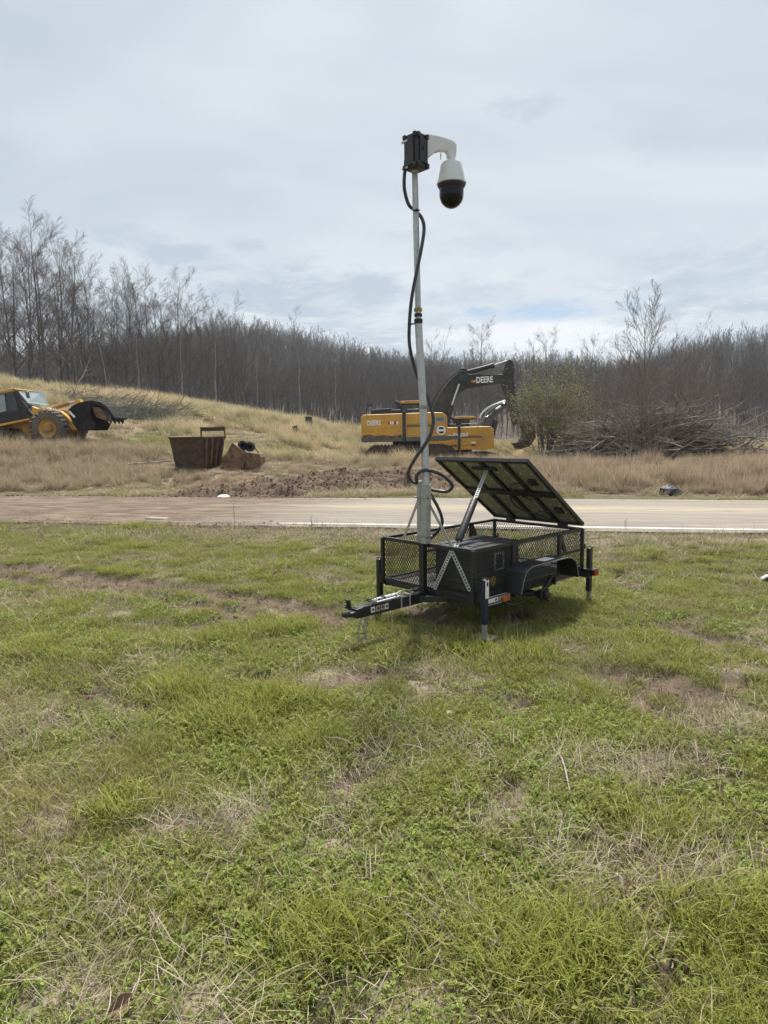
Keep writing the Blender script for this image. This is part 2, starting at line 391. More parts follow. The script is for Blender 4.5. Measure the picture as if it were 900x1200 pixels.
gr = mixc(nt, smap(nt, nb, .4, .62), gr, (.085,.075,.05))
st = mixc(nt, smap(nt, nb, .36, .62), (.38,.32,.235), (.21,.165,.125))
di = mixc(nt, smap(nt, nc, .35, .65), (.150,.105,.075), (.080,.058,.042))
di = mixc(nt, smap(nt, nb, .5, .68), di, (.21,.16,.12))
bk = mixc(nt, smap(nt, nc, .35, .65), (.28,.215,.15), (.17,.13,.09))
bk = mixc(nt, A('hillgreen'), bk, (.12,.125,.05))
wd = mixc(nt, smap(nt, noise(nt, o, .05, 8, .7), .35, .65), (.11,.092,.08), (.075,.064,.055))
c_ = mixc(nt, A('straw'), gr, st); c_ = mixc(nt, A('bank'), c_, bk); c_ = mixc(nt, A('dirt'), c_, di); c_ = mixc(nt, A('wood'), c_, wd)
L(nt, c_, b.inputs['Base Color']); b.inputs['Roughness'].default_value = .95; b.inputs['Specular IOR Level'].default_value = .15
bn = N(nt, 'ShaderNodeBump'); bn.inputs['Strength'].default_value = .7; bn.inputs['Distance'].default_value = .02
L(nt, noise(nt, o, 22, 8, .75), bn.inputs['Height']); L(nt, bn.outputs[0], b.inputs['Normal'])
me.materials.append(m)
ground = bpy.data.objects.new('ground', me); COL.objects.link(ground); ground['kind'] = 'structure'
# ------------------------------------------------------------------ road
def rpt(t, s):      # t along the road from x=0, s across
    d = Vector((RC, RC*SLOPE, 0)); n = Vector((-RC*SLOPE, RC, 0)); p = Vector((0, 13.5, 0))+d*t+n*s
    return p
def strip(name, s0, s1, z, mt, t0=-160, t1=160, step=.5, ns=8, wav=0, parent=None, crown=True):
    v, f = [], []; n = int((t1-t0)/step)
    for i in range(n+1):
        t = t0+i*step
        for k in range(ns+1):
            s = s0+(s1-s0)*k/ns
            if wav and k in (0, ns): s += (vnoise(t, k*3.3, 1.7, 3)-.5)*wav+(vnoise(t, k, .35, 4)-.5)*wav
            p = rpt(t, s); cz = .05*(1-((s-ROADW/2)/(ROADW/2))**2) if crown else 0
            v.append((p.x, p.y, z+float(cz)))
    for i in range(n):
        for k in range(ns):
            a = i*(ns+1)+k; f.append((a, a+ns+1, a+ns+2, a+1))
    f = [tuple(reversed(q)) for q in f]
    return mesh_obj(name, v, f, mt, parent, True)
def road_coords(nt):
    g = N(nt, 'ShaderNodeNewGeometry'); mp = N(nt, 'ShaderNodeMapping', vector_type='TEXTURE')
    mp.inputs['Location'].default_value = (0, 13.5, 0); mp.inputs['Rotation'].default_value = (0, 0, math.atan(SLOPE))
    L(nt, g.outputs['Position'], mp.inputs['Vector']); return mp.outputs[0]
def stretch(nt, v, sx_, sy_):
    mp = N(nt, 'ShaderNodeMapping'); mp.inputs['Scale'].default_value = (sx_, sy_, 1); L(nt, v, mp.inputs['Vector']); return mp.outputs[0]
def asphalt_color(nt):
    v = road_coords(nt); sp = N(nt, 'ShaderNodeSeparateXYZ'); L(nt, v, sp.inputs[0]); tx, ty = sp.outputs[0], sp.outputs[1]
    streak = noise(nt, stretch(nt, v, .18, 2.4), 1.6, 6, .65)
    streak2 = noise(nt, stretch(nt, v, .5, 5), 1.1, 7, .7)
    fine = noise(nt, v, 40, 5, .7)
    c = mixc(nt, smap(nt, streak, .35, .65), (.265,.24,.205), (.19,.175,.155))
    c = mixc(nt, mathn(nt, 'MULTIPLY', smap(nt, streak2, .46, .62), .8), c, (.33,.275,.205))
    # dusty crown between the wheel tracks and dusty edges
    mid = smap(nt, mathn(nt, 'ABSOLUTE', mathn(nt, 'SUBTRACT', ty, 3.2)), 1.0, .1)
    c = mixc(nt, mathn(nt, 'MULTIPLY', mid, .5), c, (.43,.37,.29))
    c = mixc(nt, mathn(nt, 'MULTIPLY', smap(nt, mathn(nt,'ADD', ty, streak2), 5.6, 6.6), .8), c, (.36,.30,.24))
    c = mixc(nt, mathn(nt, 'MULTIPLY', smap(nt, fine, .4, .7), .35), c, (.16,.15,.14))
    # mud carried on to the left part of the road by the machines
    mk = mathn(nt, 'ADD', tx, mathn(nt, 'MULTIPLY', mathn(nt, 'SUBTRACT', streak, .5), 9))
    mm = smap(nt, mk, -.8, -5.0)
    ns_ = noise(nt, stretch(nt, v, .7, 3.2), 1.3, 8, .75)
    mcol = mixc(nt, smap(nt, ns_, .38, .6), (.20,.145,.10), (.10,.07,.05))
    c = mixc(nt, mathn(nt, 'MULTIPLY', mm, smap(nt, ns_, .36, .5, .6, .97)), c, mcol)
    c = mixc(nt, mathn(nt, 'MULTIPLY', smap(nt, noise(nt, stretch(nt, v, .5, 2), .9, 8, .75), .63, .70), .7), c, (.13,.095,.07))
    return c, fine, streak2, mm
m = bpy.data.materials.new('worn_asphalt'); m.use_nodes = True; nt = m.node_tree; b = nt.nodes['Principled BSDF']
c, fine, st2, mm = asphalt_color(nt); L(nt, c, b.inputs['Base Color']); b.inputs['Roughness'].default_value = .9
b.inputs['Specular IOR Level'].default_value = .2
bn = N(nt, 'ShaderNodeBump'); bn.inputs['Strength'].default_value = .4; bn.inputs['Distance'].default_value = .01
L(nt, fine, bn.inputs['Height']); L(nt, bn.outputs[0], b.inputs['Normal'])
road = strip('road', 0, ROADW, .025, m, wav=.16); road['kind'] = 'structure'
def paint(name, c0, lo, hi):
    m = bpy.data.materials.new(name); m.use_nodes = True; nt = m.node_tree; b = nt.nodes['Principled BSDF']
    c, fine, st2, mm = asphalt_color(nt); v = road_coords(nt)
    w = noise(nt, stretch(nt, v, .6, 6), 2.2, 8, .8)
    k = mathn(nt, 'MULTIPLY', smap(nt, w, lo, hi), smap(nt, mm, .45, .05))
    L(nt, mixc(nt, k, c, c0), b.inputs['Base Color']); b.inputs['Roughness'].default_value = .8; return m
pw = paint('worn_white_paint', (.62,.60,.56), .34, .48); py_ = paint('worn_yellow_paint', (.56,.41,.17), .43, .62)
strip('edge_line', .30, .43, .029, pw, -60, 60, 1, 3, parent=road)
strip('edge_line', ROADW-.42, ROADW-.30, .029, paint('faded_white_paint', (.60,.58,.54), .50, .62), -60, 60, 1, 3, parent=road)
strip('centre_line', 2.86, 2.97, .029, py_, -60, 60, 1, 3, parent=road)
strip('centre_line', 3.11, 3.22, .029, py_, -60, 60, 1, 3, parent=road)
# ------------------------------------------------------------------ scattering
def pool(name, objs):
    c = bpy.data.collections.new(name)
    for o in objs: c.objects.link(o)
    return c
def scatter(name, P, Rot, Sc, Idx, Tint, coll, kind='stuff', label=None, cat=None):
    me = bpy.data.meshes.new(name); n = len(P)
    me.vertices.add(n); me.vertices.foreach_set('co', np.asarray(P, np.float32).ravel())
    a = me.attributes.new('rot', 'FLOAT_VECTOR', 'POINT'); a.data.foreach_set('vector', np.asarray(Rot, np.float32).ravel())
    a = me.attributes.new('scl', 'FLOAT_VECTOR', 'POINT'); a.data.foreach_set('vector', np.asarray(Sc, np.float32).ravel())
    a = me.attributes.new('pick', 'INT', 'POINT'); a.data.foreach_set('value', np.asarray(Idx, np.int32))
    a = me.attributes.new('tint', 'FLOAT', 'POINT'); a.data.foreach_set('value', np.asarray(Tint, np.float32))
    ob = bpy.data.objects.new(name, me); COL.objects.link(ob)
    ng = bpy.data.node_groups.new(name, 'GeometryNodeTree')
    ng.interface.new_socket('Geometry', in_out='INPUT', socket_type='NodeSocketGeometry')
    ng.interface.new_socket('Geometry', in_out='OUTPUT', socket_type='NodeSocketGeometry')
    gi = ng.nodes.new('NodeGroupInput'); go = ng.nodes.new('NodeGroupOutput')
    ci = ng.nodes.new('GeometryNodeCollectionInfo'); ci.inputs['Collection'].default_value = coll
    ci.inputs['Separate Children'].default_value = True; ci.inputs['Reset Children'].default_value = True
    ip = ng.nodes.new('GeometryNodeInstanceOnPoints'); ip.inputs['Pick Instance'].default_value = True
    def at_(nm, t):
        q = ng.nodes.new('GeometryNodeInputNamedAttribute'); q.data_type = t; q.inputs['Name'].default_value = nm; return q.outputs['Attribute']
    e2r = ng.nodes.new('FunctionNodeEulerToRotation')
    ng.links.new(at_('rot', 'FLOAT_VECTOR'), e2r.inputs[0]); ng.links.new(e2r.outputs[0], ip.inputs['Rotation'])
    ng.links.new(at_('scl', 'FLOAT_VECTOR'), ip.inputs['Scale']); ng.links.new(at_('pick', 'INT'), ip.inputs['Instance Index'])
    ng.links.new(gi.outputs[0], ip.inputs['Points']); ng.links.new(ci.outputs[0], ip.inputs['Instance']); ng.links.new(ip.outputs[0], go.inputs[0])
    md = ob.modifiers.new('scatter', 'NODES'); md.node_group = ng
    if kind: ob['kind'] = kind
    tag(ob, label, cat); return ob
rs = np.random.RandomState(5)
def strands(name, n, rad, h0, h1, w, lean, droop, mt, seed, seg=3, flat=False, direction=None, rootw=1.0):
    """a clump of grass blades / straws as one small mesh"""
    r = np.random.RandomState(seed); V, F, RN, HG = [], [], [], []
    for i in range(n):
        a = r.rand()*6.283; q = rad*math.sqrt(r.rand()); bx, by = q*math.cos(a), q*math.sin(a)
        h = h0+(h1-h0)*r.rand()**1.3; th = direction+r.randn()*.5 if direction is not None else r.rand()*6.283
        dx, dy = math.cos(th), math.sin(th); wx, wy = -dy, dx; ln = lean*(.3+r.rand()); dr = droop*(.3+r.rand()); rn = r.rand(); w_ = w*(.6+.8*r.rand())
        b = len(V); x, y, z = bx, by, (-.01 if not flat else .004+r.rand()*.03); ang = ln; st = h/seg; tw = r.randn()*.5
        for k in range(seg+1):
            ww = w_*.5*(1-(k/seg)**2*.9)*(rootw if k == 0 else 1)
            if k < seg:
                V += [(x-wx*ww, y-wy*ww, z), (x+wx*ww, y+wy*ww, z)]; RN += [rn]*2; HG += [k/seg]*2
            else: V.append((x, y, z)); RN.append(rn); HG.append(1)
            x += dx*math.sin(ang)*st; y += dy*math.sin(ang)*st; z += math.cos(ang)*st; ang += dr/seg
            if flat: z = max(z, .004)
            ct, s_ = math.cos(tw/seg), math.sin(tw/seg); dx, dy = dx*ct-dy*s_, dx*s_+dy*ct; wx, wy = -dy, dx
        for k in range(seg-1): F.append((b+2*k, b+2*k+1, b+2*k+3, b+2*k+2))
        F.append((b+2*seg-2, b+2*seg-1, b+2*seg))
    return _fin(name, V, F, RN, HG, mt)
def _fin(name, V, F, RN, HG, mt):
    o = mesh_obj(name, V, F, mt, link=False)
    a = o.data.attributes.new('rnd', 'FLOAT', 'POINT'); a.data.foreach_set('value', np.array(RN, np.float32))
    a = o.data.attributes.new('hgt', 'FLOAT', 'POINT'); a.data.foreach_set('value', np.array(HG, np.float32)); return o
def leaves(name, nst, rad, h0, h1, ls, mt, seed):
    r = np.random.RandomState(seed); V, F, RN, HG = [], [], [], []
    for i in range(nst):
        a = r.rand()*6.283; q = rad*math.sqrt(r.rand()); cx, cy = q*math.cos(a), q*math.sin(a); H = h0+(h1-h0)*r.rand(); rn = r.rand()
        nl = r.randint(4, 8)
        for k in range(nl):
            t = r.rand()*6.283; l = ls*(.6+.8*r.rand()); wd = l*(.15+.13*r.rand()); el = .2+.9*r.rand()
            z = H*(.45+.55*k/nl); d = (math.cos(t)*math.cos(el), math.sin(t)*math.cos(el), math.sin(el)); s_ = (-math.sin(t), math.cos(t), 0)
            b = len(V); p = (cx, cy, z)
            V += [p, tuple(p[j]+d[j]*l*.55+s_[j]*wd for j in range(3)), tuple(p[j]+d[j]*l-(.2*l if j == 2 else 0) for j in range(3)), tuple(p[j]+d[j]*l*.55-s_[j]*wd for j in range(3))]
            F += [(b, b+1, b+2), (b, b+2, b+3)]; RN += [min(1, max(0, rn+r.randn()*.15))]*4; HG += [.5, 1, 1, 1]
    return _fin(name, V, F, RN, HG, mt)
gs = []
for i in range(5): gs.append(strands(f'fine_grass_{i}', 100, .12, .025, .065, .0028, .45, 1.3, M['g_fine'], 10+i))              # 0-4
for i in range(4): gs.append(strands(f'long_grass_{i}', 60, .10, .05, .12, .0034, .45, 1.7, M['g_fine'], 20+i, 4))            # 5-8
for i in range(4): gs.append(leaves(f'weed_{i}', 34, .14, .005, .045, .019, M['g_leaf'], 30+i))                                # 9-12
for i in range(4): gs.append(strands(f'thatch_{i}', 46, .24, .04, .17, .0024, 1.40, .35, M['g_straw'], 40+i, 3, True))         # 13-16
for i in range(3): gs.append(strands(f'thatch_dark_{i}', 60, .22, .03, .13, .0036, 1.3, .5, M['g_dead'], 50+i, 3, True))      # 17-19
for i in range(3): gs.append(strands(f'stalk_{i}', 8, .30, .10, .30, .0019, .9, 1.1, M['g_straw'], 60+i, 5))                   # 20-22
for i in range(3): gs.append(strands(f'mixed_{i}', 60, .16, .04, .11, .0036, .6, 1.1, M['g_dead'], 70+i, 3))                   # 23-25
for i in range(2): gs.append(strands(f'bent_straw_{i}', 16, .16, .18, .38, .0021, 1.1, .9, M['g_straw'], 80+i, 6, direction=.3))  # 26-27
for i, o_ in enumerate(gs): o_.name = f'{i:02d}_{o_.name}'
coll = pool('field_grass_pool', gs)
def sample(n, y0, y1, bias=1.0):
    u = rs.rand(n); y = y0+(y1-y0)*u**bias; hw = .63*y+1.3; x = (rs.rand(n)*2-1)*hw; return x, y
P, RT, SC, IX, TI = [], [], [], [], []
def addpts(x, y, s, ix, ti, sink=0):
    z = terrain(x, y)-sink; P.append(np.stack([x, y, z], -1)); k = len(x)
    RT.append(np.stack([(rs.rand(k)-.5)*.25, (rs.rand(k)-.5)*.25, rs.rand(k)*6.283], -1))
    s = np.broadcast_to(s, (k,)); SC.append(np.stack([s, s, s*(.8+.4*rs.rand(k))], -1)); IX.append(ix); TI.append(ti)
def keepf(x, y):
    return (road_s(x, y) < -.42+.75*fbm(x, y, 1.4, 87)+.12*rs.rand(len(np.atleast_1d(x))))
def field(nper, y0, y1, fn):
    area = (.63*(y0+y1)+2.6)*(y1-y0); n = int(area*nper); x = y = None
    y = np.sqrt(y0*y0+(y1*y1-y0*y0)*rs.rand(n)); x = (rs.rand(n)*2-1)*(.63*y+1.3)
    fn(x, y)
def do_green(x, y):
    d = dirt_field(x, y); s = straw_field(x, y); g = fbm(x, y, .8, 61); k = keepf(x, y) & (rs.rand(len(x)) > np.maximum(np.minimum(1, d*1.7), s*.6)) & (np.hypot(x-.85, y-6.18) > .22)
    x, y, g, s = x[k], y[k], g[k], s[k]
    lng = (fbm(x, y, 1.9, 62)+.25*rs.rand(len(x)) > .74)
    ix = np.where(lng, rs.randint(5, 9, len(x)), rs.randint(0, 5, len(x)))
    size = (.7+.55*rs.rand(len(x)))*(1+.012*np.clip(y-4, 0, 9))*(.72+.55*fbm(x, y, 2.3, 64))/.99*np.where(s > .4, .8, 1)
    ti = np.clip((fbm(x, y, .7, 63)-.50)*2.0+.22*rs.randn(len(x))+.12*s-.03, 0, .85)
    addpts(x, y, size, ix, ti)
def do_weed(x, y):
    d = dirt_field(x, y); s = straw_field(x, y)
    w = sstep(.42, .58, fbm(x, y, .9, 66)+.05*sstep(1, -1, x)+.16*sstep(4.5, 2.2, y))
    k = keepf(x, y) & (rs.rand(len(x)) < w*(1-d)*(1-.6*s)); x, y = x[k], y[k]
    addpts(x, y, .7+.7*rs.rand(len(x)), rs.randint(9, 13, len(x)), np.clip(rs.randn(len(x))*.25+.15, 0, 1))
def do_thatch(x, y):
    s = straw_field(x, y); k = keepf(x, y) & (dirt_field(x, y) < .6) & (rs.rand(len(x)) < .13+.87*s) & (np.hypot(x-.85, y-6.18) > .26); x, y, s = x[k], y[k], s[k]
    dk = rs.rand(len(x)) > .62
    addpts(x, y, (.6+.7*rs.rand(len(x)))*(1+.03*y), np.where(dk, rs.randint(17, 20, len(x)), rs.randint(13, 17, len(x))), rs.rand(len(x))*.5)
def do_stalk(x, y):
    k = keepf(x, y) & (rs.rand(len(x)) < .25+.7*straw_field(x, y)); x, y = x[k], y[k]
    addpts(x, y, .5+.7*rs.rand(len(x)), rs.randint(20, 23, len(x)), rs.rand(len(x))*.4)
def do_mixed(x, y):
    s = straw_field(x, y); sd = road_s(x, y)
    k = keepf(x, y) & (rs.rand(len(x)) < .10+.55*s+.5*sstep(-2.5, -.8, sd)); x, y = x[k], y[k]
    addpts(x, y, (.6+.6*rs.rand(len(x)))*(1+.02*y), rs.randint(23, 26, len(x)), rs.rand(len(x))*.7)
for a, b_, dg, dw, dt, ds, dm in ((1.3,4.5,280,95,66,9,34),(4.5,8.5,150,34,34,5,24),(8.5,16.8,95,8,26,3,18)):
    field(dg, a, b_, do_green); field(dw, a, b_, do_weed); field(dt, a, b_, do_thatch); field(ds, a, b_, do_stalk); field(dm, a, b_, do_mixed)
# many irregular tufts, greener and taller than the sward round them
n_t = 330; ty = np.sqrt(1.7**2+(12.3**2-1.7**2)*rs.rand(n_t)); tx = (rs.rand(n_t)*2-1)*(.63*ty+1)
for cx, cy in zip(tx, ty):
    if road_s(cx, cy) > -.5 or np.hypot(cx-.85, cy-6.18) < .45 or dirt_field(np.array([cx]), np.array([cy]))[0] > .4: continue
    n_ = rs.randint(3, 12); q_ = .05+.13*rs.rand(); x = cx+rs.randn(n_)*q_*1.3; y = cy+rs.randn(n_)*q_; t_ = np.clip(rs.randn()*.3+.05, 0, .6)
    addpts(x, y, (.8+.7*rs.rand())*(.8+.4*rs.rand(n_)), rs.randint(5, 9, n_), np.clip(t_+rs.randn(n_)*.1, 0, 1))
# the bigger tufts seen in the photograph and the bent straw heaps at the front
for (px, py, r_, n) in ((200,808,.3,40),(335,818,.26,36),(270,845,.3,30),(330,738,.3,26),(215,752,.3,18),(150,948,.16,14),(120,610,.3,0),(160,618,.55,40),(640,1120,.3,30),(860,1080,.22,22),(380,1100,.2,18),(30,760,.4,20),(600,770,.4,20),(520,760,.4,20),(780,960,.3,20)):
    cx, cy = g0(px, py); n_ = n; x = cx+rs.randn(n_)*r_*.5; y = cy+rs.randn(n_)*r_*.35
    addpts(x, y, 1.35+.7*rs.rand(n_), rs.randint(5, 9, n_), np.clip(rs.randn(n_)*.12, 0, 1))
for (px, py, n, rot) in ((190,1185,5,-.1),(60,1130,3,.1),(640,1020,4,.2),(790,1030,5,.05),(250,960,5,0),(300,955,4,2.8),(185,772,4,.3),(655,900,4,.4),(740,910,4,1.2),(850,880,4,2.8),(430,900,4,-.3),(560,1090,3,2.6),(30,900,4,.2)):
    cx, cy = g0(px, py); x = cx+rs.randn(n)*.08; y = cy+rs.randn(n)*.06; addpts(x, y, .8+.4*rs.rand(n), rs.randint(26, 28, n), rs.rand(n)*.4)
    RT[-1][:, 2] = rot+rs.randn(n)*.35
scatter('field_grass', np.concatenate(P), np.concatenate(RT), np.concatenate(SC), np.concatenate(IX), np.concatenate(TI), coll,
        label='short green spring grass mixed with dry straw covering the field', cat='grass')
# ---- tall dry grass on the bank and hillside
bg = []
for i in range(4): bg.append(strands(f'{i:02d}_tall_tan_{i}', 80, .30, .30, .95, .011, .28, .8, M['g_tan'], 100+i, 4))
for i in range(3): bg.append(strands(f'{i+4:02d}_gold_{i}', 70, .28, .35, .95, .014, .5, .9, M['g_gold'], 110+i, 4, direction=2.4))
for i in range(3): bg.append(strands(f'{i+7:02d}_verge_{i}', 100, .28, .06, .20, .007, .4, 1.2, M['g_fine'], 120+i, 3))
for i in range(3): bg.append(strands(f'{i+10:02d}_matted_{i}', 90, .38, .15, .50, .012, .95, .9, M['g_tan'], 130+i, 4))
coll2 = pool('bank_grass_pool', bg)
P, RT, SC, IX, TI = [], [], [], [], []
def box_pts(n, x0, x1, y0, y1): return x0+(x1-x0)*rs.rand(n), y0+(y1-y0)*rs.rand(n)
def vis(x, y): return np.abs(x) < .66*y+3
x, y = box_pts(60000, -24, 24, 17, 31); s = road_s(x, y); sc = scar_m(x, y); sb = s-ROADW
k = vis(x, y) & (sb > 1.2) & (rs.rand(len(x)) < (.12+.34*sstep(1.2, 2.2, sb))*(.45+.9*fbm(x, y, 1.3, 83))) & (rs.rand(len(x)) > sc*1.25); x, y, sb = x[k], y[k], sb[k]
left = x < -2
mat_ = (fbm(x, y, .7, 71)+.3*rs.rand(len(x))+.12*left) > .63
size = (.4+.5*rs.rand(len(x)))*sstep(.6, 3.2, sb)*np.where(left, .52, np.where(x > 5, np.where(y > 25.2, .5, 1.05), .72))*(.55+.9*fbm(x, y, .55, 72)); size = np.maximum(size, .2)
addpts(x, y, size, np.where(mat_, rs.randint(10, 13, len(x)), rs.randint(0, 4, len(x))), np.clip((fbm(x, y, .5, 73)-.5)*2.6+.2*rs.randn(len(x)), 0, .9))
x, y = box_pts(22000, -26, 26, 16, 27); sb = road_s(x, y)-ROADW; k = vis(x, y) & (sb > .15) & (sb < 2.1+.8*fbm(x, y, .6, 74)) & (rs.rand(len(x)) > scar_m(x, y)) & (rs.rand(len(x)) < .75*sstep(.38, .55, fbm(x, y, .5, 78))); x, y = x[k], y[k]
addpts(x, y, .4+.6*rs.rand(len(x)), np.where(rs.rand(len(x)) < .3, rs.randint(10, 13, len(x)), rs.randint(7, 10, len(x))), np.clip(rs.rand(len(x))*.8+.1, 0, 1))
x, y = box_pts(420, -21, -10, 29.6, 31.3); addpts(x, y, .45+.5*rs.rand(len(x)), rs.randint(0, 4, len(x)), rs.rand(len(x))*.4)
x, y = box_pts(1500, -22, -8, 24, 30.5); k = vis(x, y) & (rs.rand(len(x)) < sstep(-8.5, -12, x)+.25); x, y = x[k], y[k]
addpts(x, y, .45+.5*rs.rand(len(x)), np.where(rs.rand(len(x)) < .5, rs.randint(0, 4, len(x)), rs.randint(10, 13, len(x))), np.clip(rs.rand(len(x))*.5, 0, 1))
# hillside
x, y = box_pts(30000, -42, 30, 30, 56); k = vis(x, y) & (rs.rand(len(x)) > .2+.5*sstep(.45, .6, fbm(x, y, .9, 79))); x, y = x[k], y[k]
gold = sstep(.42, .6, fbm(x, y, .35, 75)+.24*sstep(40, 48, y)-.06*sstep(44, 34, y)) > rs.rand(len(x))
hg = sstep(.50, .60, fbm(x, y, .22, 44))
ix = np.where(gold, rs.randint(4, 7, len(x)), np.where(rs.rand(len(x)) < .12+.6*hg, rs.randint(7, 10, len(x)), rs.randint(10, 13, len(x))))
addpts(x, y, (.4+.75*rs.rand(len(x)))*np.where(ix >= 10, .8, 1)*np.where((ix >= 7) & (ix < 10), 1.6, 1), ix, np.clip(rs.randn(len(x))*.2+.3+.4*hg, 0, 1))
RT[-1][:, 2] = rs.randn(len(x))*.5
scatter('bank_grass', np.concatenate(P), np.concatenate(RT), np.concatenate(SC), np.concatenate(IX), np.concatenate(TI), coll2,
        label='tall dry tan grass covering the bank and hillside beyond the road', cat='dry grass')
# ---- clods of earth in the churned scar and at the muddy road edge
cl = []
for i in range(4):
    r = np.random.RandomState(200+i); mb = MB(); prof = [(.02,-.4),(.35,-.25),(.5,0),(.38,.25),(.05,.36)]; mb.lathe(prof, n=7)
    for p in mb.v:
        q = 1+.45*(r.rand()-.5); p.x *= q; p.y *= q*.9; p.z *= q
    o_ = mb.build(f'{i:02d}_clod', M['clod']); COL.objects.unlink(o_); cl.append(o_)
coll3 = pool('clod_pool', cl)
P, RT, SC, IX, TI = [], [], [], [], []
x, y = box_pts(30000, -11, 6, 18, 28); k = (scar_m(x, y) > .35) & (road_s(x, y) > ROADW+.3) & (rs.rand(len(x)) < .9); x, y = x[k], y[k]
addpts(x, y, .015+.10*rs.rand(len(x))**4, rs.randint(0, 4, len(x)), x*0)
n = 900; t = -rs.rand(n)*14-1.5; s = np.where(rs.rand(n) < .5, rs.randn(n)*.18+.1, ROADW+rs.randn(n)*.35); s = np.where(rs.rand(n) < .3, rs.rand(n)*ROADW, s)
x = RC*t-RC*SLOPE*s; y = 13.5+RC*SLOPE*t+RC*s
addpts(x, y, .03+.11*rs.rand(n)**2, rs.randint(0, 4, n), x*0, sink=-.03)
x, y = box_pts(12000, -9, 5, 3, 13); k = (dirt_field(x, y) > .5) & (rs.rand(len(x)) < .5); x, y = x[k], y[k]
addpts(x, y, .012+.045*rs.rand(len(x))**2, rs.randint(0, 4, len(x)), x*0)
scatter('earth_clods', np.concatenate(P), np.concatenate(RT), np.concatenate(SC), np.concatenate(IX), np.concatenate(TI), coll3,
        label='brown clods of churned earth on the scar and muddy road edge', cat='soil')
# ------------------------------------------------------------------ bare trees
def grow(seed, H, r0, first=.35, limbs=14, kids=(5,4,3), spread=.9, up=.35, lens=(.42,.5,.5), twig=.012, sides=(7,4,3,3,3), fl=.42, wob=.05):
    r = random.Random(seed); trunk = MB(); crown = MB()
    def path(p, d, ln, r0_, r1_, n, wobble, lift):
        pts = [p.copy()]; rads = [r0_]
        for i in range(n):
            d = (d+Vector((r.gauss(0, wobble), r.gauss(0, wobble), r.gauss(0, wobble*.6)+lift/n))).normalized()
            p = p+d*(ln/n); pts.append(p.copy()); rads.append(r0_+(r1_-r0_)*(i+1)/n)
        return pts, rads, d
    def branch(p, d, ln, rad, lvl):
        n = 5 if lvl == 0 else (4 if lvl == 1 else 3)
        pts, rads, dd = path(p, d, ln, rad, max(rad*.3, twig*.6), n, .10 if lvl == 0 else .06, up*(1, .35, .2, .1, .1)[lvl])
        crown.tube(pts, rads, sides[min(lvl+1, 4)], False)
        if lvl < len(kids):
            for k in range(kids[lvl]):
                t = .16+.74*(k+r.random()*.8)/kids[lvl]; i = min(int(t*n), n-1); f = t*n-i
                q = pts[i].lerp(pts[i+1], f); bd = (pts[i+1]-pts[i]).normalized()
                a = r.random()*6.283; pr = Vector((math.cos(a), math.sin(a), r.uniform(-.1,.5))); pr = (pr-bd*pr.dot(bd)).normalized()
                branch(q, (bd*.88+pr*(.46 if lvl == 0 else .56)).normalized(), ln*lens[lvl+1 if lvl+1 < len(lens) else -1]*(1.15-.5*t)*r.uniform(.75,1.2), max(rads[i]*.5, twig), lvl+1)
    pts, rads, d = path(Vector((0,0,-.3)), Vector((r.gauss(0,.03), r.gauss(0,.03), 1)), H, r0, twig*1.5, 12, wob, .05)
    trunk.tube(pts, rads, sides[0], False)
    for k in range(limbs):
        t = first+(1-first)*(k+r.random()*.6)/limbs*.97; i = min(int(t*12), 11); q = pts[i].lerp(pts[i+1], t*12-i)
        a = k*2.4+r.uniform(-.5,.5); el = r.uniform(.5,.95)+(t-first)*.35
        dd = Vector((math.cos(a)*math.cos(el)*spread, math.sin(a)*math.cos(el)*spread, math.sin(el))).normalized()
        branch(q, dd, H*lens[0]*max(1.12-t, fl)*r.uniform(.8,1.15), rads[i]*.52, 0)
    return trunk, crown
def make_tree(name, seed, mt='bark', mc='twig', **kw):
    t, c = grow(seed, **kw); e = empty(name, (0,0,0)); tr = t.build('trunk', M[mt], e); cr = c.build('crown', M[mc], e); return e
def place(proto, x, y, sc, rz, label, group=None, used=set(), cat='bare tree', sink=.15):
    e = proto if proto.name not in used else copy_tree(proto); used.add(proto.name)
    e.location = (x, y, tz(x, y)-sink); e.rotation_euler = (0, 0, rz); e.scale = (sc, sc, sc); tag(e, label, cat, group); return e
tall = [make_tree('tall_tree', 300+i, 'bark', 'twig', H=22+i, r0=.24, first=.28+.05*(i%3), limbs=12+i%3*2, kids=(6,5,3), twig=.0090, spread=1.0, up=.34, lens=(.42,.52,.58,.7), wob=.03) for i in range(4)]
slim = [make_tree('slender_tree', 320+i, 'barkpale' if i == 1 else 'bark', 'twig', H=18+2*i, r0=.15, first=.40, limbs=10, kids=(5,4,2), twig=.008, spread=.85, up=.5, lens=(.28,.52,.6,.7), wob=.04) for i in range(4)]
def az_xy(px, d):
    q = ray(px, 500); k = d/math.hypot(q[0], q[1]); return q[0]*k, q[1]*k
rr = random.Random(3)
big = [(-14,84,1.0,0,'leftmost'),(14,80,.95,1,None),(52,78,1.02,2,None),(58,86,.95,0,None),(97,80,1.08,1,None),(122,90,.85,3,None),(76,92,1.0,1,None),(136,88,.92,2,None),
       (30,95,1.0,3,None),(150,96,.8,0,None),(176,90,.86,2,None),(188,98,.9,1,None),(210,96,.72,0,None),(230,98,.72,3,None),(246,100,.74,1,None),(262,96,.74,2,None),(276,102,.7,0,None),(5,100,.95,2,None),(112,100,.9,0,None),(165,104,.8,3,None)]
desc = {14:'tall bare tree rising at the left edge behind the cab of the loader',52:'tall bare tree with a forked trunk above the loader wheel, second of the skyline trees',
        97:'tallest broad crowned bare tree on the left skyline, above the loader bucket',276:'rightmost of the tall bare trees on the left skyline where the wooded ridge peaks'}
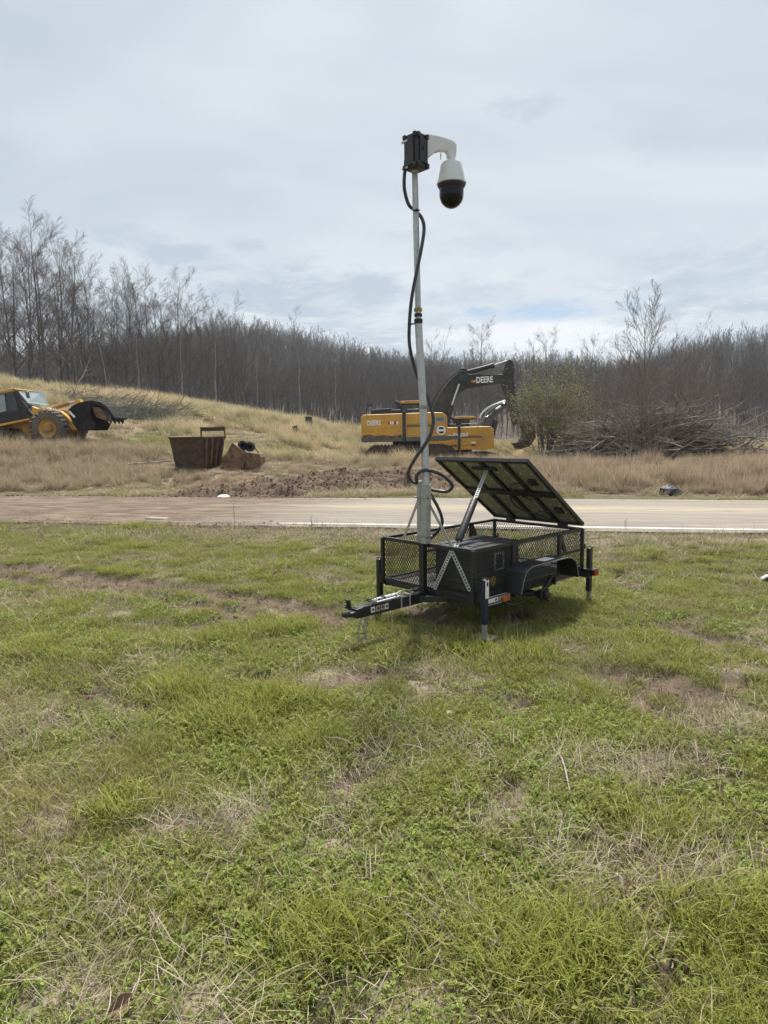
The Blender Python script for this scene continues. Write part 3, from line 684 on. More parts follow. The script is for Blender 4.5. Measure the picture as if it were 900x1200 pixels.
SKY_X = [-60,0,20,60,100,112,130,150,185,215,245,275,292,320]; SKY_Y = [262,266,272,268,284,300,318,322,314,338,352,350,366,384]
extra = [(-40,88,3),(-26,96,2),(22,88,0),(40,100,1),(66,104,3),(86,98,0),(104,92,2),(118,104,1),(128,98,0),(143,104,3),(158,90,1),(170,100,2),(182,104,0),(196,92,1),(204,106,3),(221,100,2),(238,106,0),(254,100,3),(268,106,1),(284,98,2),(292,104,0),(308,104,3),(324,108,1)]
for px, d, sc, v, _ in big+[(a_, b_, 0, c_, None) for a_, b_, c_ in extra]:
    x, y = az_xy(px, d)
    topz = at(px, np.interp(px, SKY_X, SKY_Y)+(rr.uniform(0, 8) if px in desc else rr.uniform(2, 34)), y).z
    sc = (topz-tz(x, y))/(24.2 if v else 23.2)*1.02
    place(tall[v], x, y, sc, rr.random()*6.28, desc.get(px, 'tall bare grey tree in the skyline row behind the left hillside'), 'tall bare trees behind the left hillside')
# slender understorey trees along the back of the hill and across the valley foot
for i in range(34):
    px = rr.uniform(-30, 430); d = rr.uniform(72, 118); x, y = az_xy(px, d)
    place(slim[rr.choice((0,2,3))], x, y, rr.uniform(.4,.65)*(1 if px < 290 else .85), rr.random()*6.28, 'slender bare tree at the wood edge behind the crest of the grassy hill', 'slender trees behind the hill crest')
for i, px in enumerate((168, 218, 252, 305, 128, 350, 392)):
    x, y = az_xy(px, 70+i*1.5)
    place(slim[1], x, y, .62+.05*(i%3), rr.random()*6.28, 'pale thin trunked tree at the wood edge, ' + ('above the brush right of the loader', 'above the left corner of the rusty bin', 'above the raised bar of the rusty bin', 'above the spare digger bucket', 'above the tip of the loader bucket', 'above the dark stumps on the hillside', 'just left of the yellow excavator')[i], 'pale thin trunks above the crest')
for i in range(40):
    px = rr.uniform(430, 930); d = rr.uniform(72, 125); x, y = az_xy(px, d)
    if 700 < px < 800 and d < 90: continue
    place(slim[rr.choice((0,2,3))], x, y, rr.uniform(.42,.62), rr.random()*6.28, 'slender bare tree at the foot of the wooded ridge behind the machines', 'slender trees at the valley foot')
for px, d, sc, lab in ((565,92,.66,'taller bare tree breaking the ridge line above the black excavator boom'),(640,100,.64,'bare tree topping the ridge just right of the raised boom end'),
                       (692,105,.62,'bare tree topping the ridge between the green bush and the lone tall tree')):
    x, y = az_xy(px, d); place(tall[1], x, y, sc, px, lab)
lone = make_tree('lone_bare_tree', 377, 'bark', 'twig', H=9.4, r0=.13, first=.40, limbs=16, kids=(6,4,3), twig=.0085, spread=1.0, up=.5, fl=.72, lens=(.52,.45,.5,.6), wob=.02)
x, y = az_xy(752, 54); place(lone, x, y, 1.0, .6, 'lone thin bare tree with an upswept crown standing against the sky right of the bush')
# forest on the ridge
fp = []
for i in range(6):
    t, c = grow(400+i, H=14+i%3*1.5, r0=.13, first=.28+.05*(i%3), limbs=11, kids=(4,4) if i < 4 else (3,4), twig=.022, spread=.75, up=.55, lens=(.30,.55,.55), sides=(4,3,3,3,3), wob=.04)
    nt_ = len(t.f); t._add(c.v, c.f, 1); o_ = mesh_obj(f'{i:02d}_far_tree', t.v, t.f, [M['bark'] if i != 3 else M['barkpale'], M['twig']], link=False, midx=t.m); fp.append(o_)
n = 34000; r_ = np.sqrt(118**2+(398**2-118**2)*rs.rand(n)); a_ = (rs.rand(n)*2-1)*.72; x = r_*np.sin(a_); y = r_*np.cos(a_)
keep = rs.rand(n) < np.clip(.55+.9*(fbm(x, y, .03, 91)-.5), .25, 1)*np.where(r_ > 350, .26, .85)
x, y, r_ = x[keep], y[keep], r_[keep]
o_sort = np.argsort(r_); x, y, r_ = x[o_sort], y[o_sort], r_[o_sort]
NIND = 120
sc = (.55+.45*rs.rand(len(x)))*np.where(r_ > 330, 1.0, .8); rz = rs.rand(len(x))*6.283; pk = rs.randint(0, 6, len(x)); z = terrain(x, y); sc = sc*(.75+.5*fbm(x, y, .04, 93))
for i in range(NIND):
    o_ = bpy.data.objects.new('woodland_tree', fp[pk[i]].data); COL.objects.link(o_); o_.location = (x[i], y[i], z[i]-.3); o_.rotation_euler = (0,0,rz[i]); o_.scale = (sc[i],)*3
    tag(o_, 'bare woodland tree in the front rank of the ridge wood', 'bare tree', 'front rank trees of the ridge wood')
P = np.stack([x, y, z-.3], -1)[NIND:]; k = len(P)
scatter('ridge_forest', P, np.stack([np.zeros(k), np.zeros(k), rz[NIND:]], -1), np.stack([sc[NIND:]]*3, -1), pk[NIND:], np.zeros(k), pool('forest_pool', fp),
        label='leafless grey brown woodland covering the ridges behind the field', cat='forest')
# ------------------------------------------------------------------ camera trailer
TX, TY, TYAW = .3986, 6.6678, -.8171
T = empty('camera_trailer', (TX, TY, 0), TYAW)
tag(T, 'small black mesh sided utility trailer carrying a tall camera mast and a raised solar panel', 'trailer')
def W2L(p):
    c, s = math.cos(TYAW), math.sin(TYAW); dx, dy = p[0]-TX, p[1]-TY
    return Vector((dx*c+dy*s, -dx*s+dy*c, p[2]))
HW, LN, ZR, ZB = .61, 1.912, .8445, .379
def part(name, m, parent=T, smooth=False, bevel=.002, label=None):
    def done(mb): return mb.build(name, m, parent, smooth, bevel, label)
    return done
def bar(name, a, b, w, h, m=None, parent=T, up=(0,0,1), bevel=.003): return MB().beam(a, b, w, h, up).build(name, m or M['black'], parent, bevel=bevel)
# angle iron rails: an upright web and a flange
def angle(name, a, b, inward, drop=.036, fl=.036, t=.005):
    a, b, i = Vector(a), Vector(b), Vector(inward); mb = MB()
    mb.beam(a, b, t if True else 0, drop); o_ = Vector((0,0,drop/2-t/2))
    mb.beam(a+i*fl/2+o_, b+i*fl/2+o_, fl-.006, t-.001); return mb.build(name, M['black'], T)
for z, nm in ((ZR-.018, 'top_rail'), (ZB+.012, 'bottom_rail')):
    fl = .04
    angle(nm, (-HW,0,z), (HW,0,z), (0,1,0)); angle(nm, (HW+.003,.003,z+.001), (HW+.003,LN-.003,z+.001), (-1,0,0))
    angle(nm, (-HW-.003,.003,z+.001), (-HW-.003,LN-.003,z+.001), (1,0,0)); angle(nm, (-HW,LN,z), (HW,LN,z), (0,-1,0))
for x in (-HW, HW):
    for y in (.0, LN): bar('post', (x,y,ZB-.04), (x,y,ZR-.008), .034, .034, up=(0,1,0))
    bar('post', (x,.62,ZB), (x,.62,ZR-.02), .03, .04, up=(0,1,0))
    bar('post', (x,1.45,ZB+.0), (x,1.45,ZR-.02), .03, .05, up=(0,1,0))
    bar('floor_channel', (x*.985,.03,ZB-.035), (x*.985,LN-.03,ZB-.035), .04, .05)
    bar('side_rail', (x,.66,.60), (x,1.86,.60), .02, .03)
bar('front_channel', (-HW+.03,.03,ZB-.03), (HW-.03,.03,ZB-.03), .04, .036)
bar('rear_channel', (-HW-.1,LN+.0,ZB-.05), (HW+.1,LN+.0,ZB-.05), .05, .075)
for y in (.45,.9,1.35): bar('cross_member', (-HW+.04,y,ZB-.05), (HW-.04,y,ZB-.05), .04, .05)
for i in range(8):
    x = -HW+.085+i*.15; bar('floor_board', (x,.04,ZB+.004), (x,LN-.04,ZB+.004+.002*(i%2)), .138, .022, mat('weathered_deck_board', (.06,.052,.045), .9, nscale=6, c2=(.03,.027,.024)) if i == 0 else bpy.data.materials['weathered_deck_board'])
def mesh_panel(o, u, W_, v, H_, pw=.034, ph=.054, t=.0048, name='mesh_panel', skip=None):
    o, u, v = Vector(o), Vector(u), Vector(v); nrm = u.cross(v); mb = MB(); k = ph/pw
    n = int(W_/pw)+int(H_/ph)+2
    for sgn in (1,-1):
        for i in range(-int(H_/ph)-1, int(W_/pw)+1):
            # line  a = i*pw + sgn*b/k
            if sgn == 1: a0 = i*pw; f = lambda b: a0+b/k
            else: a0 = (i+int(H_/ph)+1)*pw; f = lambda b: a0-b/k
            bs = [0, H_]
            def clipb(val):
                return (val-a0)*k*(1 if sgn == 1 else -1)
            lo, hi = sorted((clipb(0), clipb(W_))); b0, b1 = max(0, lo), min(H_, hi)
            if b1-b0 < .012: continue
            p, q = o+u*f(b0)+v*b0, o+u*f(b1)+v*b1
            mb.beam(p+nrm*.0012*sgn, q+nrm*.0012*sgn, t, .002, nrm)
    return mb.build(name, M['meshmetal'], T)
zb, hh = ZB+.03, ZR-ZB-.07
mesh_panel((-HW+.018,.006,zb), (1,0,0), HW-.05, (0,0,1), hh); mesh_panel((.035,.006,zb), (1,0,0), HW-.052, (0,0,1), hh)
mesh_panel((-HW+.018,LN-.006,zb), (1,0,0), 2*HW-.036, (0,0,1), hh)
for x in (HW-.006, -HW+.006):
    mesh_panel((x,.018,zb), (0,1,0), .585, (0,0,1), hh); mesh_panel((x,.636,zb), (0,1,0), .79, (0,0,1), hh); mesh_panel((x,1.475,zb), (0,1,0), .42, (0,0,1), hh)
bar('gusset', (HW,1.47,ZR-.03), (HW,1.56,.62), .02, .05); bar('gusset', (-HW,1.47,ZR-.03), (-HW,1.56,.62), .02, .05)
# tongue, coupler, chains
bar('tongue', (0,.9,.300), (0,-.93,.318), .072, .10)
bar('tongue_brace', (-.30,.2,.292), (-.025,-.12,.306), .05, .06); bar('tongue_brace', (.30,.2,.292), (.025,-.12,.306), .05, .06)
cp = MB(); cp.beam((0,-.86,.322), (0,-.95,.318), .094, .088); cp.prism([(-.034,-1.06),(.034,-1.06),(.05,-.99),(.045,-.86),(-.045,-.86),(-.05,-.99)], .300, .342, ax='z')
cp.lathe([(.001,-.022),(.026,-.018),(.034,0),(.036,.018)], (0,-1.035,.318), 16)
coup = cp.build('coupler', M['black'], T, bevel=.006)
lv = MB(); lv.beam((0,-.985,.36), (0,-1.01,.455), .03, .028, (0,1,0)); lv.cyl((-.025,-1.0,.40), (.025,-1.0,.40), .012, 10)
for k in range(4): lv.box((0,-1.018+.004*k,.385+k*.022), (.045,.036,.009))
lv.build('coupler_latch', M['black'], coup)
pin = MB(); pin.cyl((.012,-.73,.392), (.0,-.42,.392), .020, 12); pin.cyl((.045,-.70,.381), (.038,-.45,.381), .010, 8)
pin.build('strut_tube', M['galv'], T, smooth=True)
for y in (-.37,-.255):
    ub = MB(); ub.beam((.0385,y,.262), (.0385,y,.386), .016, .003, (1,0,0)); ub.beam((-.0385,y,.262), (-.0385,y,.386), .016, .003, (1,0,0)); ub.beam((-.05,y,.377), (.05,y,.377), .016, .006)
    ub.build('clamp_strap', M['galv'], T, bevel=0)
for i, y in enumerate((-.74,-.675,-.615,-.565)):
    mb = MB(); mb.box((.0378,y,.318), (.0012,.05 if i != 3 else .042,.052)); st = mb.build('decal', M['sticker'] if i in (0,3) else mat('grey_decal', (.35,.33,.31), .6, nscale=60, c2=(.12,.10,.10)) if i == 1 else (M['sticker'] if i == 3 else bpy.data.materials['grey_decal']), T)
    ring = MB(); ring.lathe([(.015,0),(.015,.0014),(.009,.0014),(.009,0)], (.0385,y,.318), 14, Matrix.Rotation(math.pi/2, 3, 'Y')); ring.build('decal_mark', M['red'] if i == 1 else M['grey'], st)
rw = random.Random(4)
wires = MB()
for k in range(5):
    pts = []; cy = -.72+.10*k+(.2 if k > 2 else 0); 
    for j in range(15):
        a = j*.75; pts.append((.02*math.sin(a*1.3)+rw.uniform(-.01,.01)+(.015 if k%2 else -.01), cy+.055*math.cos(a)+rw.uniform(-.012,.012), .385+.022*abs(math.sin(a*.9+k))+rw.uniform(0,.012)))
    wires.tube(pts, .0052, 6)
wires.build('loose_cable', M['rubber'], T, smooth=True)
w2 = MB(); 
for k in range(2):
    pts = [(.02-.02*k, -.42+.05*k+.06*math.cos(j*.7), .392+.012*k+.018*math.sin(j*.7+k)) for j in range(9)]; w2.tube(pts, .004, 6)
w2.build('galvanised_cable', M['galv'], T, smooth=True)
def chain(name, pts, m, parent, pitch=.024, r=.0035):
    mb = MB(); L_ = 0; pts = [Vector(p) for p in pts]; flip = 0
    for a, b in zip(pts[:-1], pts[1:]):
        n = max(1, int((b-a).length/pitch)); d = (b-a).normalized()
        for i in range(n):
            c = a.lerp(b, (i+.5)/n); s_ = d.orthogonal().normalized(); s_ = Matrix.Rotation(flip*math.pi/2, 3, d) @ s_; flip ^= 1
            ring = [c+d*math.cos(t)*.019+s_*math.sin(t)*.0095 for t in [k*math.pi/4 for k in range(9)]]; mb.tube(ring, r, 5, False)
    return mb.build(name, m, parent, smooth=True)
chain('safety_chain', [(.03,-.80,.27),(.04,-.86,.15),(.03,-.83,.06),(.01,-.80,.14),(.0,-.76,.27)], M['oldsteel'], T)
chain('safety_chain', [(-.03,-.82,.27),(-.02,-.88,.12),(.0,-.86,.02),(-.01,-.82,.10),(-.03,-.77,.27)], M['oldsteel'], T)
# mast
def ml(px, py, off=0): return W2L(at(px, py, 6.634+off))
foot = bar('mast_socket', (0,-.028,ZB-.06), (0,-.028,ZR+.01), .062, .056, up=(0,1,0), bevel=.004)
mp = [(.052,.86),(.066,1.42),(.036,2.16),(-.016,2.95),(-.047,4.37)]
mast = MB(); mast.beam((.052,-.045,.85), (.066,-.045,1.43), .074, .074, (0,1,0)); mast = mast.build('mast', M['pole'], T, bevel=.006)
MB().beam((-.032,-.03,.85), (-.028,-.03,1.46), .046, .05, (0,1,0)).build('mast_side_tube', M['pole'], T, bevel=.003)
for z in (.92,1.30):
    cl_ = MB(); cl_.box((.016,-.04,z), (.168,.092,.012)); cl_.cyl((.105,-.06,z), (.12,-.06,z), .01, 6); cl_.build('clamp_band', M['oldsteel'], mast)
MB().tube([(mp[1][0],-.045,1.40),(mp[2][0],-.045,2.16)], .0375, 20).build('mast_section', M['galv'], mast, smooth=True)
MB().tube([(mp[2][0],-.045,2.165),(mp[3][0],-.045,2.95)], .0355, 20).build('mast_section', M['galv'], mast, smooth=True)
MB().tube([(mp[3][0],-.045,2.955),(mp[4][0],-.045,4.40)], .0285, 20).build('mast_section', M['galv'], mast, smooth=True)
def collar(z, h, r, m):
    i = max(k for k in range(len(mp)-1) if mp[k][1] <= z); f = (z-mp[i][1])/(mp[i+1][1]-mp[i][1]); x = mp[i][0]+f*(mp[i+1][0]-mp[i][0])
    MB().lathe([(r*.96,-h/2),(r,-h/2+.004),(r,h/2-.004),(r*.96,h/2)], (x,-.045,z), 20).build('mast_collar', m, mast, smooth=True)
collar(2.17,.035,.042,M['oldsteel']); collar(2.98,.04,.041,M['blackplastic']); collar(3.035,.03,.038,M['blackplastic']); collar(3.085,.03,.040,M['yellowsticker'])
MB().cyl((mp[3][0]+.03,-.08,3.085), (mp[3][0]+.055,-.085,3.10), .008, 8).build('clamp_screw', M['oldsteel'], mast)
for a, b in (((-.06,-.02,1.27),(-.30,.0,.85)), ((.075,-.03,1.265),(.36,-.01,.85))): bar('mast_brace', a, b, .034, .006, M['pole'], up=(.2,1,0), bevel=.001)
def perforated(name, a, b, w=.034, parent=T, up=(0,1,0)):
    """flat bar with round holes punched along it, built as two edges and bridges"""
    a, b = Vector(a), Vector(b); d = (b-a); n = int(d.length/.030); dn = d.normalized(); u = Vector(up); u = (u-dn*u.dot(dn)).normalized(); s_ = dn.cross(u); mb = MB()
    for sg in (-1,1): mb.beam(a+s_*sg*(w/2-.005), b+s_*sg*(w/2-.005), .010, .004, u)
    for i in range(n+1): p = a+d*(i/n); mb.beam(p-dn*.007, p+dn*.007, w-.0202, .0036, u)
    return mb.build(name, M['galv'], parent)
perforated('perforated_strap', (.352,-.010,.80), (.135,-.010,.405), .044); perforated('perforated_strap', (.366,-.014,.80), (.585,-.014,.46), .044)
# conduit
cpts = [(476,194,-.03),(474,205,-.02),(474,222,0),(479,240,.05),(487,247,.07),(494,255,.05),(497,268,.0),(494,290,-.05),(489,315,-.07),(484,340,-.07),(481,362,-.04),(479.5,385,0),(480,405,.03),(485,428,.06),
        (492,448,.07),(500,462,.06),(505,478,.03),(508,492,-.02),(505,508,-.06),(498,521,-.07),(488,535,-.06),(481,547,-.05),(478,556,-.04),(482,563,-.03),(488,566,-.06),(488,559,-.09),(492,553,-.09),(501,551,-.08),(515,555,-.03),(526,563,0),(530,570,.03),(524,576,.06),(510,575,.07),(502,573,.07)]
def smooth_path(ps, n=4):
    P_ = [Vector(p) for p in ps]; out = []
    for i in range(len(P_)-1):
        p0, p1, p2, p3 = P_[max(i-1,0)], P_[i], P_[i+1], P_[min(i+2, len(P_)-1)]
        for k in range(n):
            t = k/n; out.append(.5*((2*p1)+(p2-p0)*t+(2*p0-5*p1+4*p2-p3)*t*t+(3*p1-p0-3*p2+p3)*t**3))
    return out+[P_[-1]]
MB().tube(smooth_path([ml(*p) for p in cpts]), .0165, 10).build('conduit', M['rubber'], T, smooth=True)
c2 = [(500,571,.07),(505,580,.08),(512,592,.09),(517,604,.1),(518,614,.14),(512,624,.2),(503,632,.28)]
MB().tube(smooth_path([ml(*p) for p in c2]), .0165, 10).build('conduit', M['rubber'], T, smooth=True)
for p in ((480.5,380),(486,247)):
    q = ml(*p); MB().box(q+Vector((.02,0,0)), (.05,.05,.008)).build('cable_tie', M['blackplastic'], T)
# enclosure at the mast head
eb = MB(); ec = W2L(at(487.5, 179.5, 6.60)); ew, ed, ez = .165, .155, .30
eb.box(ec, (ew, ed, ez)); enc = eb.build('enclosure', M['blackplastic'], T, bevel=.012)
for sx_ in (-1,1):
    for sz_ in (-1,1):
        MB().box(ec+Vector((sx_*(ew/2-.018), -ed/2-.008, sz_*(ez/2-.02))), (.034,.02,.04)).build('corner_boss', M['blackplastic'], enc, bevel=.005)
        MB().box(ec+Vector((ew/2+.008, sx_*(ed/2-.02), sz_*(ez/2-.025))), (.02,.036,.045)).build('corner_boss', M['blackplastic'], enc, bevel=.005)
lid = MB(); lid.box(ec+Vector((0,-ed/2-.006,0)), (ew*.62,.012,ez*.82)); lid.build('lid', M['blackplastic'], enc, bevel=.004)
rb = MB(); rb.box(ec+Vector((ew/2+.004,0,0)), (.014,ed*.55,ez*.7)); rb.cyl(ec+Vector((ew/2+.008,0,.02)), ec+Vector((ew/2+.022,0,.02)), .014, 12); rb.build('side_cover', M['blackplastic'], enc, bevel=.003)
for z in (.095,-.135):
    sb = MB(); sb.beam(ec+Vector((-ew/2-.012,-ed/2-.012,z)), ec+Vector((-ew/2+.06,-ed/2-.012,z)), .006, .018); sb.cyl(ec+Vector((-ew/2-.02,-ed/2,z)), ec+Vector((-ew/2-.0,-ed/2,z)), .008, 8); sb.build('pole_strap', M['galv'], enc)
gl = MB(); gl.lathe([(.018,-.02),(.026,-.018),(.026,.02),(.02,.022)], ml(476.5,194,-.03)+Vector((0,0,.02)), 12); gl.build('cable_gland', M['blackplastic'], enc, smooth=True)
MB().beam(ml(476.5,191,-.03)+Vector((0,0,.012)), ec+Vector((-.03,0,-ez/2+.01)), .045, .03).build('gland_plate', M['blackplastic'], enc)
tb = W2L(at(485.8, 198, 6.62)); MB().lathe([(.034,-.03),(.036,-.026),(.036,.03),(.03,.034)], tb, 16).build('mast_cap', M['galv'], enc, smooth=True)
# camera: curved white arm and smoked dome
ad = Vector((.49,.87,0)).normalized(); an = Vector((-ad.y, ad.x, 0)); ca = W2L(at(500, 175, 6.60)); ct = W2L(at(529, 190, 6.66))
sc_ = 6.63/FPX*1.075
def arm_pt(px, py): return ((px-529)*sc_/1.0, -(py-190)*sc_*1.0)
ap = [(500,165),(512,166),(524,168),(531,170),(534,173),(534,180),(533,186),(524,186),(524,182),(522,180),(515,180),(509,182),(504,186),(500,190)]
mb = MB(); vs = []
hdir = (W2L(at(534,176,6.67))-W2L(at(500,176,6.60))); hdir.z = 0; hl = hdir.length/34; hdir.normalize(); hn = Vector((-hdir.y, hdir.x, 0))
for sg in (-.032,.032):
    for px, py in ap: vs.append(ct+hdir*((px-529)*hl)+Vector((0,0,-(py-190)*sc_*.97))+hn*sg)
n_ = len(ap); mb._add(vs, [tuple(range(n_)), tuple(range(2*n_-1, n_-1, -1))]+[(i, i+n_, (i+1)%n_+n_, (i+1)%n_) for i in range(n_)])
arm = mb.build('camera_arm', M['white'], T, bevel=.008)
MB().lathe([(.036,-.035),(.040,-.03),(.040,.02),(.034,.03)], ct+Vector((0,0,.012)), 20).build('neck', M['white'], arm, smooth=True)
MB().beam(ct+hdir*(-12.5*hl)+Vector((0,0,.07)), ct+hdir*(-12.5*hl)+Vector((0,0,.015)), .006, .006, (1,0,0)).build('safety_cord', M['oldsteel'], arm)
head = MB(); head.lathe([(.03,.0),(.088,-.008),(.100,-.022),(.118,-.12),(.131,-.17),(.138,-.192),(.133,-.198),(.110,-.196)], ct, 36); head = head.build('camera_head', M['white'], T, smooth=True)
MB().lathe([(.130,-.194),(.131,-.206),(.121,-.225),(.116,-.235),(.108,-.236)], ct, 36).build('dome_ring', M['blackplastic'], head, smooth=True)
dm = [(.113,-.234)]+[(.113*math.cos(t), -.285-.125*math.sin(t)) for t in [k*math.pi/20 for k in range(0,10)]]+[(.004,-.410)]
MB().lathe(dm, ct, 36).build('dome', M['glassblack'], head, smooth=True)
MB().box(ct+Vector((.072,-.088,-.155)), (.03,.012,.012), Matrix.Rotation(.6,3,'Z')).build('badge', M['grey'], head)
# solar panel
TH = .607; LP = 1.292; pc, ps = math.cos(TH), math.sin(TH); hy, hz = LN, ZR+.045
def pp(x, l, d=0): return Vector((x, hy-l*pc-d*ps*-1*0 + d*(-ps), hz+l*ps-d*pc))      # d: distance below the panel plane
PW = .62
pn = MB()
upn = (0, ps, pc)
fr = []
for a, b in ((pp(-PW,0),pp(PW,0)), (pp(-PW,LP),pp(PW,LP))): pn.beam(a, b, .034, .042, upn)
for x in (-PW+.0175, PW-.0175): pn.beam(pp(x,.018), pp(x,LP-.018), .034, .040, upn)
panel = pn.build('solar_panel', M['blackplastic'], T, bevel=.002)
MB().beam(pp(0,.02,-.012), pp(0,LP-.02,-.012), 2*PW-.07, .006, upn).build('glass_face', mat('solar_cells', (.008,.011,.025), .12, nscale=4, coat=.6), panel)
xs_ = [-.585,-.30,-.02,.02+.0,.30,.585]; cells = [(-.583,-.325),(-.275,-.025),(.025,.275),(.325,.583)]
dots = MB(); cut = MB()
for a, b in cells:
    for l0, l1 in ((.03,.60),(.69,1.26)):
        MB().beam(pp((a+b)/2,l0,-.003), pp((a+b)/2,l1,-.003), b-a, .005, upn).build('cell_sheet', M['cell'], panel)
        for i in range(4):
            for j in (0,1):
                c_ = pp(a+(b-a)*(.25+.5*j), l0+(l1-l0)*(.1+.265*i), .0008); dots.box(c_, (.018,.018,.002), Matrix.Rotation(-TH,3,'X') @ Matrix.Rotation(math.pi/4,3,'Z'))
d_ = dots.build('cell_gap_marks', M['sticker'], panel)
for x in (-.30,0,.30): MB().beam(pp(x,.02,.012), pp(x,LP-.02,.012), .046, .024, upn).build('panel_strut', M['black'], panel, bevel=.002)
MB().beam(pp(-PW+.04,.645,.016), pp(PW-.04,.645,.016), .085, .03, upn).build('panel_crossbar', M['black'], panel, bevel=.002)
MB().beam(pp(-.16,1.17,.03), pp(.16,1.17,.03), .045, .02, upn).build('lift_bracket', M['blackplastic'], panel, bevel=.002)
for x, l in ((.46,.90),(.47,.30)):
    j_ = MB(); j_.beam(pp(x,l-.05,.016), pp(x,l+.05,.016), .085, .026, upn); j_ = j_.build('junction_box', M['blackplastic'], panel, bevel=.004)
    MB().tube(smooth_path([pp(x-.02,l,.03), pp(x-.15,l+.03,.05), pp(x-.28,l-.02,.06), pp(x-.32,l-.18,.05), pp(x-.2,l-.36 if l > .5 else .05,.04)]), .007, 6).build('panel_cable', M['rubber'], j_, smooth=True)
MB().tube(smooth_path([pp(.1,.75,.03), pp(.04,.6,.09), pp(.08,.4,.1), pp(.22,.22,.06), pp(.3,.05,.03)]), .01, 6).build('panel_cable', M['rubber'], panel, smooth=True)
for x in (-.36,.36):
    hb = MB(); hb.box((x, LN-.005, ZR+.018), (.11,.05,.042)); hb.cyl((x-.06,LN,ZR+.035), (x+.06,LN,ZR+.035), .012, 10); hb.build('hinge', M['black'], T, bevel=.002)
# lift strut from the front rail to the panel
a0 = Vector((.372,.03,.83)); a1 = pp(.03,1.16,.035); dv = a1-a0
perforated('lift_strut', a0+dv*.55, a1, .040, up=(.3,-1,.5)); perforated('lift_strut', a0, a0+dv*.14, .045, up=(.3,-1,.5))
MB().tube([a0+dv*.085, a0+dv*.10, a0+dv*.57, a0+dv*.60], [.030,.037,.037,.028], 18).build('lift_sleeve', M['blackplastic'], T, smooth=True)
# jacks
def jack(x, y, z0, z1, footed=True, face=1):
    j = MB(); j.beam((x,y,z0+.13), (x,y,z1), .052, .052, (0,1,0)); j = j.build('jack', M['blue'] if footed else M['black'], T, bevel=.004)
    MB().beam((x,y,z0+.008), (x,y,z0+.17), .040, .040, (0,1,0)).build('inner_tube', M['oldsteel'], j, bevel=.003)
    if footed: MB().box((x,y,z0+.008), (.21,.17,.014), Matrix.Rotation(.15,3,'Z')).build('foot_plate', M['oldsteel'], j, bevel=.002)
    k = MB(); k.lathe([(.01,0),(.033,.002),(.033,.012),(.02,.02),(.008,.035)], (x,y,z1), 14); k.beam((x-.055*face,y-.01,z1+.02), (x+.05*face,y+.01,z1+.024), .012, .010); k.cyl((x-.055*face,y-.01,z1+.0), (x-.055*face,y-.01,z1+.055), .009, 8)
    k.build('crank', M['black'], j, smooth=False); return j
jf = jack(.712,.045,.02,.56); jack(-.665,.0,.03,.585,False,-1); jack(.66,1.985,-.01,.60,False); jack(-.66,1.985,-.01,.60,False,-1)
MB().box((.742,.045,.485), (.006,.045,.17)).build('jack_label', M['sticker'], jf); MB().box((.7465,.045,.535), (.003,.02,.035)).build('label_mark', M['blackplastic'], jf)
bar('jack_arm', (.61,.045,.40), (.69,.045,.40), .05, .10); bar('jack_arm', (-.61,0,.40), (-.64,0,.40), .05, .08); 
for s in (-1,1): bar('jack_arm', (s*.61,1.985,.36), (s*.64,1.985,.36), .06, .08)
lb = MB(); lb.beam((.66,.10,.335), (.66,.50,.335), .016, .045); lb.build('side_bracket', M['oldsteel'], T)
MB().box((.6695,.20,.338), (.003,.20,.038)).build('white_label', M['sticker'], T); MB().box((.6725,.27,.338), (.002,.028,.022)).build('label_mark', M['blackplastic'], T)
sm_ = MB(); sm_.box((.672,.42,.322), (.03,.10,.055)); sm_.build('side_marker', M['orange'], T, bevel=.008)
for y in (.10,.30): bar('bracket_rod', (.664,.06,.372 if y < .2 else .296), (.664,.50,.372 if y < .2 else .296), .008, .008, M['galv'])
